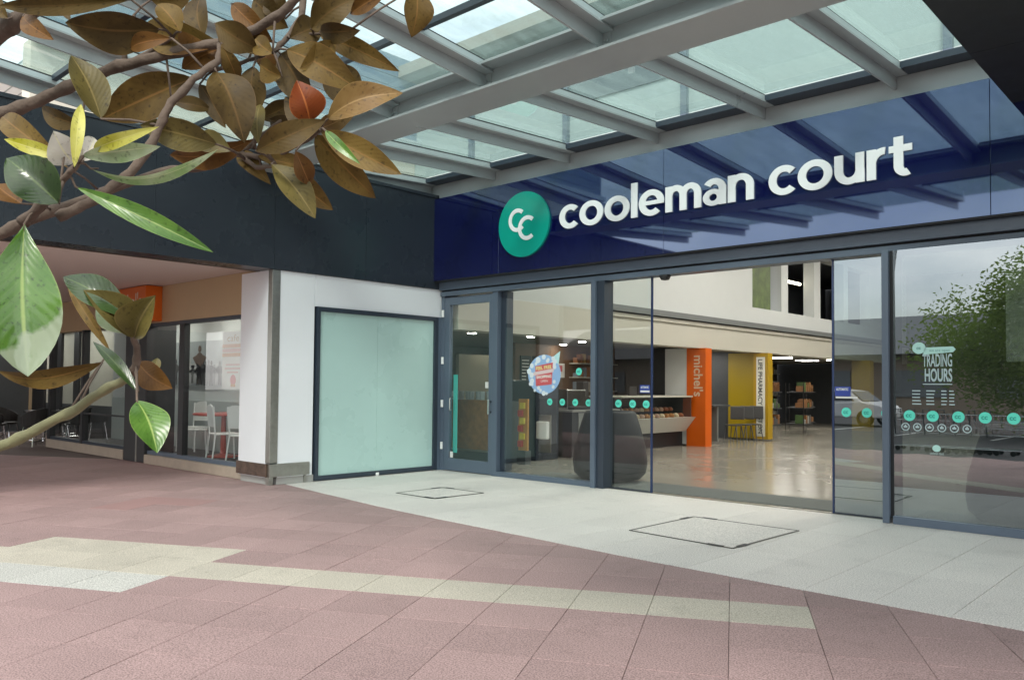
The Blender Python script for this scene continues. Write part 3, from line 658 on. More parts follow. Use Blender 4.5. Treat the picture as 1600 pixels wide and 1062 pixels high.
# outdoor cafe furniture
def wicker_chair():
    t = thing('wicker_chair', (0, 0, 0), '', 'chair', 'black wicker chairs at the walkway tables')
    MB().lathe([(.20, .42), (.235, .44), (.235, .47), (.20, .48)], (0, 0, 0), 20).build('seat', rattan, t)
    V = []; Fc = []; n = 13
    for i in range(n):
        a = math.radians(-20+220*i/(n-1)); c, s_ = math.cos(a), math.sin(a); h = .64+.20*math.sin(math.pi*i/(n-1))
        for rr, z in ((.25, .46), (.27, .46), (.28, h), (.30, h)): V.append((rr*c, rr*s_, z))
    for i in range(n-1):
        k = 4*i; Fc += [(k, k+2, k+6, k+4), (k+1, k+5, k+7, k+3), (k+2, k+3, k+7, k+6), (k, k+4, k+5, k+1)]
    Fc += [(0, 1, 3, 2), (4*n-4, 4*n-2, 4*n-1, 4*n-3)]
    mkobj('backrest', V, Fc, rattan, t)
    for sx in (-1, 1):
        for sy in (-1, 1): MB().tube([(sx*.15, sy*.15, .43), (sx*.21, sy*.21, 0)], .013, 6).build('leg', chrome, t)
    MB().tube([(.19, .19, .15), (.19, -.19, .15), (-.19, -.19, .15), (-.19, .19, .15), (.19, .19, .15)], .008, 6).build('stretcher', chrome, t)
    return t
def cafe_table(x, y, lb):
    t = thing('pedestal_table', (x, y, 0), lb, 'table', 'round walkway cafe tables')
    MB().lathe([(.001, .725), (.40, .725), (.42, .735), (.41, .755), (.001, .757)], (x, y, 0), 32).build('tabletop', black_m, t)
    MB().lathe([(.425, .72), (.43, .735), (.425, .75)], (x, y, 0), 32).build('edge_band', chrome, t)
    MB().lathe([(.05, .03), (.035, .1), (.035, .724)], (x, y, 0), 14).build('pedestal', chrome, t)
    for k in range(4):
        a = math.radians(20+90*k); MB().tube([(x, y, .05), (x+.36*math.cos(a), y+.36*math.sin(a), .02)], [.025, .014], 6).build('foot', chrome, t)
tx, ty_ = -10.9, -2.75
cafe_table(tx, ty_, 'round black cafe table with a silver pedestal in the middle of the walkway group')
cafe_table(-11.9, -4.6, 'round black cafe table at the left edge of the walkway group')
wk = wicker_chair()
for i, (x, y, rz, lb) in enumerate(((-11.55, -3.35, 2.3, 'black wicker chair left of the middle walkway table'), (-10.25, -2.25, -.5, 'black wicker chair right of the middle walkway table'), (-11.5, -2.1, .6, 'black wicker chair behind the middle walkway table'), (-9.75, -3.3, -1.2, 'black wicker chair closest to the black entry block'), (-10.95, -3.75, 3.0, 'black wicker chair in front of the middle walkway table'), (-12.3, -3.95, .3, 'black wicker chair beyond the left walkway table'), (-11.2, -4.75, -1.4, 'black wicker chair right of the left walkway table'))):
    c = wk if i == 0 else copy_tree(wk)
    c.location = (x, y, 0); c.rotation_euler = (0, 0, rz); c['label'] = lb

# ---------------------------------------------------------------- mall interior
fl = box('mall_floor', -6, 16, .02, 30, -.02, 0, tan_floor); tag(fl, 'polished tan floor of the shopping mall', kind='structure')
em = box('entrance_mat', 1.6, 11, .16, 1.05, .001, .008, mat_grey); tag(em, 'wide grey entrance mat just inside the doors', 'mat')
XB = .25
mi = thing('mall_interior', (0, 10, 0), 'white mall wall with cream bulkhead, grey ledge and upper windows inside the entrance', 'building')
box('bulkhead', -.15, XB, .13, 24, 2.40, 3.02, mall_cream, mi)
box('bulkhead_lip', XB, XB+.05, 4.2, 24, 2.94, 3.02, mall_cream, mi)
box('ledge', -.1, XB+.12, 4.2, 24, 3.05, 3.18, mat('ledge_grey', (.16, .17, .17), .5), mi)
box('upper_wall', -.15, XB, .13, 4.3, 3.02, 5.8, mall_white, mi)
box('upper_wall', -.15, XB-.02, 4.3, 11.1, 3.18, 5.8, mall_white, mi)
box('upper_wall', -.15, XB-.02, 11.1, 24, 3.18, 3.62, mall_white, mi); box('upper_wall', -.15, XB-.02, 11.1, 24, 5.5, 5.8, mall_white, mi)
for ya, yb in ((12.9, 13.35), (15.2, 15.7), (17.6, 18.0), (20, 24)): box('window_post', -.1, XB-.02, ya, yb, 3.621, 5.499, mall_white, mi)
box('upper_room', -3, -2.9, 11, 24, 3.5, 5.5, darkgrey, mi); box('upper_room', -3, -.16, 11, 24, 5.5, 5.6, darkgrey, mi); box('upper_room', -3, -.16, 11, 24, 3.4, 3.5, darkgrey, mi)
MB().tube([(-.17, 13.5, 4.66), (-.17, 15.1, 4.66)], .045, 8).build('fluorescent_tube', fluo, mi)
box('ceiling', -.2, 16, .13, 30, 5.8, 5.95, mall_white, mi)
for x in (3, 7, 11.5):
    for y in (2.5, 7, 11.5, 16): box('lit_panel', x-.35, x+.35, y, y+2.4, 5.77, 5.799, tube_m, mi)
box('far_wall', -6, 16, 24.1, 24.3, 0, 5.8, darkgrey, mi); box('side_wall', 15.8, 16, .13, 24.1, 0, 5.8, mat('mall_grey', (.16, .17, .17), .6), mi)
box('front_wall', .03, 14, .125, .2, 3.19, 5.8, mall_white, mi)
box('shop_fascia', 4.0, 15.8, 22, 22.3, 2.4, 5.8, mat('mall_grey_pale', (.30, .32, .31), .6), mi)
# row of shops under the bulkhead
sh = thing('mall_shops', (-2, 8, 0), 'row of dark shop bays under the cream bulkhead', 'shop')
box('back_wall', -5.1, -5.0, .13, 24, 0, 5.8, mat('shop_back', (.07, .06, .05), .6, var=.25, vscale=3), sh)
box('ceiling', -5, XB-.41, .13, 24, 2.45, 2.55, mat('shop_ceiling', (.20, .19, .16), .6), sh)
box('party_wall', -5, -.2, 8.60, 8.75, 0, 2.45, darkgrey, sh); box('party_wall', -5, -.1, 11.8, 11.95, 0, 2.45, darkgrey, sh); box('party_wall', -5, -.3, .13, .3, 0, 2.45, mat('shop_wall_mid', (.2, .19, .17)), sh)
box('timber_wall', -2.6, -2.5, 4.6, 8.59, 0, 2.45, mat('timber_brown', (.14, .075, .04), .5, var=.2, vscale=5), sh)
box('olive_panel', -2.2, -2.1, 2.4, 3.4, .2, 2.1, mat('olive_panel', (.15, .14, .10), .6), sh)
for x, y in ((-.9, 1.6), (-.7, 3.1), (-1.7, 3.2), (-1.0, 5.2), (-.5, 6.6), (-2.2, 6.0), (-1.2, 10.2), (-.7, 9.6), (-1.5, 13.4), (-1.0, 16.2), (-2.5, 17), (-1.0, 19.5)):
    MB().lathe([(.001, -.006), (.075, -.006), (.09, 0)], (x, y, 2.449), 16).build('downlight', lampm, sh)
# counter with coffee print
cc = thing('coffee_counter', (-.4, 1.3, 0), 'brown coffee print counter on a dark plinth inside the hinged door', 'counter')
box('front', -1.7, .12, 1.25, 1.31, .24, 1.17, wood, cc); box('carcass', -1.7, .12, 1.311, 1.9, .24, 1.15, darkgrey, cc); box('plinth', -1.66, .08, 1.30, 1.85, 0, .24, mat('plinth_blue', (.04, .055, .065), .4), cc)
box('rail', -1.7, .12, 1.24, 1.249, .21, .25, steel, cc)
cl = mat('cup_glass', (.35, .40, .42), .15)
for k in range(9): MB().lathe([(.001, 0), (.045, 0), (.055, .16), (.001, .16)], (-1.25+k*.14, 1.4+.04*(k % 2), 1.1705), 10).build('cup', cl, cc)
# dark cabinets and machines
ca = thing('drinks_cabinet', (.0, 2.6, 0), 'tall navy black drinks cabinet behind the fixed pane', 'cabinet')
box('carcass', -.55, .10, 2.35, 3.05, 0, 1.55, mat('cabinet_navy', (.018, .026, .04), .35), ca, bevel=.02); box('side_panel', .101, .12, 2.45, 2.95, .3, 1.2, mat('cabinet_dark', (.01, .014, .02), .2), ca)
sd_ = thing('snack_stand', (.35, 1.75, 0), 'narrow yellow and red snack stand beside the coffee counter', 'stand')
box('back', .2, .42, 1.75, 1.79, .25, 1.2, mat('snack_orange', (.5, .24, .05), .5), sd_)
for k in range(6): box('packet', .22+.05*(k % 2), .32+.05*(k % 2), 1.70, 1.745, .32+.14*k, .43+.14*k, (mat('snack_yellow', (.7, .55, .05)) if k % 2 else mat('snack_red', (.5, .06, .05))), sd_)
box('foot', .2, .42, 1.70, 1.85, 0, .25, darkgrey, sd_)
bp_ = thing('paper_bag_stack', (.45, 2.15, 0), 'white paper bag rack on the counter side', 'rack'); box('bag', .32, .58, 2.1, 2.2, .45, .78, paper, bp_, bevel=.02); box('bracket', .3, .6, 2.201, 2.22, .2, .9, steel, bp_)
ma = thing('coffee_machine', (-.3, 3.9, 1.0), 'silver coffee machine on the cafe counter', 'machine')
box('bench', -1.0, .15, 3.4, 5.0, 0, .92, mat('bench_dark', (.04, .045, .05), .4), ma); box('bench_top', -1.02, .18, 3.38, 5.02, .921, .96, mat('bench_top', (.3, .3, .28), .3), ma)
box('body', -.6, -.1, 3.55, 4.2, .961, 1.38, chrome, ma, bevel=.03); box('hopper', -.5, -.3, 4.35, 4.55, .961, 1.55, black_m, ma, bevel=.02)
box('drip_tray', -.1, .05, 3.6, 4.15, .961, 1.02, black_m, ma)
box('bench_panel', .151, .165, 3.6, 4.3, .3, .9, mat('panel_grey', (.22, .23, .22), .5), ma)
# slanted white display counter
dc = thing('cake_display', (0, 6.3, 0), 'white slanted cake display counter with glass top and pastries', 'counter')
V = [(-.9, 5.15, .72), (.14, 5.15, .72), (-.15, 5.5, .36), (-.9, 5.5, .36), (-.9, 8.3, .72), (.14, 8.3, .72), (-.15, 8.3, .36), (-.9, 8.3, .36)]
mkobj('front', V, [(0, 1, 2, 3)[::-1], (4, 5, 6, 7), (0, 4, 5, 1), (1, 5, 6, 2), (2, 6, 7, 3), (3, 7, 4, 0)], mat('counter_white', (.62, .60, .54), .4), dc)
box('plinth', -.9, -.25, 5.5, 8.3, 0, .359, black_m, dc); box('shelf_top', -.8, .1, 5.2, 8.2, 1.20, 1.235, mall_cream, dc); box('glass_front', .08, .09, 5.2, 8.2, .722, 1.199, glass, dc)
for y in (5.2, 8.15): box('upright', -.8, .07, y, y+.03, .722, 1.199, darkgrey, dc)
pc = [mat('pastry_a', (.45, .18, .05)), mat('pastry_b', (.5, .30, .22)), mat('pastry_c', (.35, .10, .04)), mat('pastry_d', (.6, .45, .3))]
for k in range(26):
    y = 5.35+(k % 13)*.21; x = -.05 if k < 13 else -.35
    MB().lathe([(.001, 0), (.07, 0), (.085, .04), (.05, .09), (.001, .10)], (x, y, .722 if k < 13 else .86), 8).build('pastry', random.choice(pc), dc, smooth=True)
box('price_card', -.5, -.45, 6.3, 6.6, 1.236, 1.45, black_m, dc); 
mb_ = thing('wall_menu', (-2.4, 6.3, 1.6), 'small white menu card with a red print on the timber wall', 'menu'); box('card', -2.49, -2.47, 6.0, 6.4, 1.65, 2.0, paper, mb_); box('print', -2.4695, -2.465, 6.08, 6.3, 1.8, 1.95, MATS['notice_red'], mb_)
mbz = thing('menu_boards', (-2.45, 5.5, 2), 'row of dark framed menu boards on the cafe timber wall', 'menu')
for k in range(3):
    box('board', -2.495, -2.46, 4.75+.45*k, 5.12+.45*k, 1.5, 2.15, black_m, mbz)
    for q in range(7): box('menu_line', -2.4595, -2.457, 4.79+.45*k, 4.79+.45*k+random.uniform(.12, .28), 1.58+.075*q, 1.6+.075*q, paper, mbz)
pl_ = thing('product_shelves', (-2.3, 7.4, 0), 'shelves of boxes and bottles on the back wall of the cafe bay', 'shelves')
for z in (1.3, 1.65, 2.0):
    box('shelf', -2.49, -2.2, 6.6, 8.3, z, z+.025, mall_cream, pl_)
    for q in range(11):
        c = random.choice([(.5, .45, .4), (.3, .12, .05), (.1, .1, .1), (.5, .3, .1), (.2, .25, .3)])
        box('packet', -2.42, -2.28, 6.66+.145*q, 6.66+.145*q+random.uniform(.06, .11), z+.026, z+random.uniform(.12, .28), mat('pack%d' % random.randint(0, 7), c, .5), pl_)
gs = thing('gift_wall', (-3, 18, 0), 'crowded wall of goods at the back of the far shop bay', 'shelves')
for z in (.2, .65, 1.1, 1.55, 2.0):
    box('shelf', -4.98, -4.6, 12.1, 23.4, z, z+.03, mat('shelf_pale', (.35, .34, .3)), gs)
    for q in range(36):
        c = random.choice([(.5, .5, .45), (.35, .12, .05), (.1, .1, .12), (.5, .35, .1), (.12, .22, .08), (.45, .3, .3)])
        y = 12.2+.31*q; box('item', -4.9, -4.65, y, y+random.uniform(.12, .26), z+.031, z+random.uniform(.14, .38), mat('goods%d' % random.randint(0, 9), c, .5), gs)
for i, (y, x) in enumerate(((9.2, -1.2), (10.9, -1.6), (13.8, -1.8), (16.6, -1.5), (19.5, -1.8))):
    mb2 = box('lit_panel', x-.3, x+.3, y-.3, y+.3, 2.43, 2.449, tube_m); tag(mb2, 'square light panel added to brighten the shop bays, %s from the doors' % ordw[i], 'ceiling light', 'added square light panels in the shop bays')  # extra panels added to brighten the dark bays besides the downlights
# piers
pr_ = thing('orange_pier', (.2, 7.9, 0), 'white pier with an orange face and vertical cream script sign', 'pier')
box('white_face', -.75, -.12, 8.30, 8.58, .04, 2.399, mall_white, pr_); box('orange_face', -.119, .40, 8.28, 8.58, .0, 2.399, orange, pr_)
facing_text("michel's", .34, mat('sign_script', (.70, .52, .36), .5), 'lettering', pr_, .09, 8.275, 2.22, bold=.006, width=1.0, rot=-math.pi/2)
yp = thing('yellow_pier', (.3, 12, 0), 'olive yellow pier with a white vertical lettered strip', 'pier')
box('face', -.72, .06, 11.55, 11.79, 0.05, 2.399, yellow, yp); box('strip_surround', .061, .48, 11.50, 11.79, .05, 2.39, mat('pier_gold', s2l((176, 142, 26)), .4), yp)
box('strip', .15, .40, 11.49, 11.499, .12, 2.28, mat('strip_white', (.78, .78, .7), .5), yp)
facing_text("LIFE PHARMACY WESTON", .17, mat('strip_text', (.12, .13, .12)), 'lettering', yp, .21, 11.485, 2.22, width=2.02, rot=-math.pi/2, bold=.004)
y2 = thing('yellow_pier', (.3, 19.4, 0), 'second, more distant yellow pier seen through the right sliding door', 'pier'); box('face', -.1, .5, 19.2, 19.6, 0, 2.399, MATS['pier_gold'], y2)
# cafe behind the pier
bc = thing('cafe_bar', (-.8, 10, 0), 'grey and wood cafe bar between the orange and yellow piers', 'counter')
box('wood_end', -.75, -.3, 9.3, 9.36, .05, .95, wood, bc); box('front', -1.6, .0, 9.6, 9.66, .05, .95, mat('bar_grey', (.16, .17, .16), .5), bc); box('top', -1.65, .05, 9.3, 10.2, .951, .99, darkgrey, bc)
box('screen', -.9, -.6, 9.5, 9.53, 1.65, 1.82, mat('screen_pale', (.5, .55, .55), .4, emit=(.6, .7, .7), es=.5), bc); box('grinder', -.5, -.3, 9.7, 9.9, .991, 1.35, darkgrey, bc)
chs = mat('stool_grey', (.08, .08, .08), .5)
for i in range(3):
    st = thing('bar_chair', (.1+.05*i, 10.3+.45*i, 0), 'dark curved cafe chair %s' % ('nearest the bar end', 'in the middle by the yellow pier', 'closest to the yellow pier')[i], 'chair', 'dark cafe chairs by the yellow pier')
    x, y = st.location[0], st.location[1]
    MB().lathe([(.2, .44), (.22, .47), (.001, .48)], (x, y, 0), 16).build('seat', chs, st); box('backrest', x-.2, x+.2, y+.18, y+.21, .6, .95, chs, st, bevel=.03)
    for sx in (-1, 1):
        for sy in (-1, 1): MB().tube([(x+sx*.14, y+sy*.14, .45), (x+sx*.2, y+sy*.2, 0)], .014, 6).build('leg', chs, st)
# gift shop racks in the far bay
for i, (y, x) in enumerate(((13.0, -.5), (14.4, -.8), (15.8, -.4), (17.2, -.9))):
    rk = thing('goods_rack', (x, y, 0), '%s dark goods rack beyond the yellow pier with mixed stock' % ordw[i], 'rack', 'goods racks in the far shop bay')
    for z in (.3, .8, 1.3): box('shelf', x-.4, x+.2, y-.35, y+.35, z, z+.03, darkgrey, rk)
    for sx in (-.4, .18): box('upright', x+sx, x+sx+.02, y-.36, y-.34, 0, 1.6, black_m, rk)
    for z in (.33, .83, 1.33):
        for k in range(5):
            cc_ = random.choice([(.3, .3, .28), (.1, .1, .1), (.25, .12, .05), (.08, .14, .05), (.35, .33, .3)])
            h = random.uniform(.12, .3); box('item', x-.1+.04*random.random(), x+.15, y-.32+.13*k, y-.22+.13*k, z+.001, z+h, mat('stock%d' % random.randint(0, 6), cc_, .5), rk)
# upper window poster
wp = thing('leaf_poster', (.1, 12, 4.2), 'green leaf print poster in the first upper window', 'poster')
box('sheet', .02, .04, 11.5, 12.6, 3.66, 5.3, mat('leaf_print', (.10, .14, .05), .5, var=.5, vscale=3), wp)
# tapered planters flanking the doors
def planter(x, y, lb):
    t = thing('floor_planter', (x, y, 0), lb, 'planter', 'smoky tapered pots inside the entrance')
    MB().lathe([(.30, .0), (.46, .03), (.55, .12), (.575, .28), (.55, .50), (.47, .80), (.40, 1.02), (.37, 1.06), (.33, 1.04), (.36, .98)], (x, y, .009), 48).build('pot', mat('pot_charcoal', (.02, .022, .024), .55, spec=.25), t, smooth=True)
    MB().lathe([(.33, .97), (.2, 1.0), (.001, 1.01)], (x, y, .009), 24).build('soil', mat('soil', (.03, .02, .015), .9), t)
planter(2.95, .82, 'dark tapered pot inside the fixed pane left of the open doors'); planter(8.50, .72, 'dark tapered pot inside the large right hand pane')

# ---------------------------------------------------------------- car park behind the viewer (seen in the glass)
leafm = mat('tree_foliage', (.13, .165, .05), .6, var=.35, vscale=1.4)
def translu(m, k=.45, c=(.20, .30, .06)):
    n = m.node_tree; b = n.nodes['Principled BSDF']; t = n.nodes.new('ShaderNodeBsdfTranslucent'); t.inputs[0].default_value = (*c, 1)
    ms = n.nodes.new('ShaderNodeMixShader'); ms.inputs[0].default_value = k; n.links.new(b.outputs[0], ms.inputs[1]); n.links.new(t.outputs[0], ms.inputs[2]); n.links.new(ms.outputs[0], n.nodes['Material Output'].inputs[0])
translu(leafm)
leafm2 = mat('tree_foliage_dark', (.08, .115, .04), .6, var=.3, vscale=1.4)
translu(leafm2)
trunkm = mat('tree_trunk', (.12, .10, .08), .9, var=.2, vscale=6)
def tree(x, y, h, cr, lb, m, n=9000, seed=1, grp='car park trees'):
    rnd = random.Random(seed); t = thing('tree', (x, y, 0), lb, 'tree', grp)
    mb = MB().tube([(x, y, -.05), (x+.1, y, h*.2), (x-.05, y+.1, h*.38)], [.22, .17, .14], 10)
    lobes = []
    for k in range(16 if n > 20000 else 11):
        a = rnd.uniform(0, 6.28); rr = cr*rnd.uniform(.3, .78); zz = h*rnd.uniform(.24 if n > 20000 else .42, .86)
        c = Vector((x+rr*math.cos(a), y+rr*math.sin(a), zz)); lobes.append((c, cr*rnd.uniform(.28, .5)))
        mb.tube([(x-.05, y+.1, h*.36), tuple((Vector((x, y, h*.5))+c)/2), tuple(c)], [.09, .05, .02], 6)
    mb.build('trunk', trunkm, t)
    V = []; Fc = []
    for i in range(n):
        c, r_ = rnd.choice(lobes); d = Vector((rnd.gauss(0, 1), rnd.gauss(0, 1), rnd.gauss(0, .75))).normalized()*r_*(rnd.random()**.45)*rnd.uniform(.8, 1.15)
        p = c+d; a = Vector((rnd.uniform(-1, 1), rnd.uniform(-1, 1), rnd.uniform(-.6, .6))).normalized(); b = a.orthogonal().normalized(); s_ = rnd.uniform(.045, .10)
        k = len(V); V += [p-a*s_, p+b*s_*.5, p+a*s_, p-b*s_*.5]; Fc.append((k, k+1, k+2, k+3))
    mkobj('crown', V, Fc, m, t)
tree(5.6, -20.5, 5.2, 3.7, 'broad bushy tree in the car park reflected in the right pane', leafm, 30000, 3)
tree(-9.5, -26, 5.6, 3.0, 'bushy tree further across the car park, left of the parked cars', leafm2, 8000, 5)
tree(10.6, -26, 6.4, 3.6, 'taller tree standing behind the first car park tree', leafm2, 9000, 9)
tree(18, -24, 7.5, 4.0, 'spreading tree at the right side of the car park', leafm, 8000, 12)
tree(-12, -30, 6.5, 3.5, 'lone tree at the far left corner of the car park', leafm, 6000, 14)
bl = thing('car_park_building', (-2, -42, 0), 'long low grey roofed building across the car park', 'building')
box('wall', -30, 22, -46, -40, -.05, 3.4, mat('far_wall_brown', (.26, .20, .15), .7, var=.05), bl)
V = [(-31, -39, 3.4), (23, -39, 3.4), (23, -47, 3.4), (-31, -47, 3.4), (-30, -43, 5.8), (22, -43, 5.8)]
mkobj('roof', V, [(0, 1, 5, 4), (1, 2, 5), (2, 3, 4, 5), (3, 0, 4), (3, 2, 1, 0)], mat('far_roof_grey', (.16, .17, .18), .6), bl)
for k in range(9): w_ = box('window', -27+5.4*k, -24+5.4*k, -39.99, -39.9, 1.0, 2.5, mat('far_window', (.16, .17, .18), .3), bl)
lp = thing('street_lamp', (1.6, -18.5, 0), 'grey curved street lamp post in the car park', 'street lamp')
MB().tube([(1.6, -18.5, -.05), (1.6, -18.5, 5.2), (1.7, -18.5, 6.0), (2.0, -18.5, 6.4), (2.6, -18.5, 6.55)], [.09, .07, .06, .05, .04], 10).build('post', canopy_m, lp, smooth=True)
box('lamp_head', 2.5, 3.1, -18.62, -18.38, 6.48, 6.58, rail_m, lp, bevel=.03)
def car(x, y, rz, paint, lb):
    t = thing('parked_car', (0, 0, 0), lb, 'car', 'cars parked beyond the forecourt')
    prof = [(-2.15, .35), (-2.2, .7), (-2.05, .92), (-1.5, 1.0), (-1.0, 1.40), (-.2, 1.48), (.6, 1.40), (1.2, .98), (2.0, .84), (2.18, .62), (2.15, .35)]
    V = []; n = len(prof)
    for sy, k in ((-1, 0), (-1, 1), (1, 1), (1, 0)):
        for px_, pz in prof:
            w = .86 if k == 0 else .86
            inset = .16 if pz > 1.1 else 0.
            V.append((px_, sy*(w-inset), pz))
    V = [v for i, v in enumerate(V) if i < n or i >= 3*n]
    Fc = [(i, i+1, n+i+1, n+i) for i in range(n-1)]+[tuple(range(n-1, -1, -1)), tuple(range(n, 2*n)), (n-1, 0, n, 2*n-1)]
    mkobj('body', V, Fc, paint, t, bevel=.05)
    gm = mat('car_glass', (.015, .02, .024), .05)
    mb = MB()
    for sy in (-1, 1):
        ys_ = sy*.80
        mb.add([(-1.25, sy*.868, 1.0), (.95, sy*.868, 1.0), (.45, sy*.735, 1.36), (-.95, sy*.735, 1.36), (-1.25, sy*.875, 1.0), (.95, sy*.875, 1.0), (.45, sy*.742, 1.36), (-.95, sy*.742, 1.36)], BF)
    mb.build('side_windows', gm, t)
    mkobj('windscreen', [(.68, -.62, 1.385), (.68, .62, 1.385), (1.2, .72, 1.0), (1.2, -.72, 1.0), (.70, -.62, 1.395), (.70, .62, 1.395), (1.22, .72, 1.01), (1.22, -.72, 1.01)], BF, gm, t)
    for sx in (-1.35, 1.35):
        for sy in (-.8, .8):
            w = MB(); w.tube([(sx, sy-.1, .32), (sx, sy+.1, .32)], .32, 20); wo = w.build('wheel', mat('tyre', (.02, .02, .02), .8), t)
            w = MB(); w.tube([(sx, sy-.105, .32), (sx, sy+.105, .32)], .19, 12); w.build('rim', chrome, wo)
    for sy in (-.62, .62): box('headlight', 2.10, 2.19, sy-.14, sy+.14, .62, .74, white_pl, t, bevel=.02); box('taillight', -2.2, -2.13, sy-.12, sy+.12, .7, .86, mat('tail_red', (.4, .02, .02), .3), t)
    t.location = (x, y, -.045); t.rotation_euler = (0, 0, rz); return t
car(-2.4, -24.5, .15, mat('paint_white', (.7, .7, .7), .2), 'white parked hatchback nearest the forecourt')
car(-8.6, -25.5, .1, mat('paint_silver', (.35, .37, .38), .25, metal=.6), 'silver parked hatchback left of the white one')
car(14.5, -22, 1.6, mat('paint_red', (.3, .03, .03), .2), 'dark red parked hatchback under the trees')
for k in range(7): l_ = box('bay_line', -4+2.8*k, -3.88+2.8*k, -23.5, -18.2, -.0445, -.041, line_w); tag(l_, 'white parking bay line on the asphalt', kind='structure')
# trolleys
tr0 = thing('shopping_trolley', (0, 0, 0), '', 'shopping trolley', 'nested shopping trolleys')
mb = MB()
for z, a in ((.45, .0), (.6, .03), (.75, .06), (.9, .09)):
    w, l = .22+a*.5, .36+a
    mb.tube([(-l, -w, z), (l, -w, z), (l, w, z), (-l, w, z), (-l, -w, z)], .010, 5)
for k in range(9): x = -.36+.09*k; mb.tube([(x, -.22, .45), (x*1.2, -.27, .9)], .007, 4); mb.tube([(x, .22, .45), (x*1.2, .27, .9)], .007, 4); mb.tube([(x, -.22, .45), (x, .22, .45)], .004, 4)
mb.build('basket', chrome, tr0)
MB().tube([(-.46, -.25, .4), (-.5, -.26, 1.0), (-.5, .26, 1.0), (-.46, .25, .4)], .014, 6).build('handle', darkgrey, tr0)
MB().tube([(.4, -.2, .12), (-.45, -.25, .12), (-.45, .25, .12), (.4, .2, .12)], .014, 6).build('chassis', chrome, tr0)
for sx in (-.42, .38):
    for sy in (-.22, .22): MB().tube([(sx, sy-.015, .06), (sx, sy+.015, .06)], .06, 12).build('wheel', black_m, tr0)
for i in range(7):
    c = tr0 if i == 0 else copy_tree(tr0)
    c.location = (4.2+.33*i, -12.2, -.045); c['label'] = 'wire shopping trolley, %s from the left in the nested row' % ordw[i]

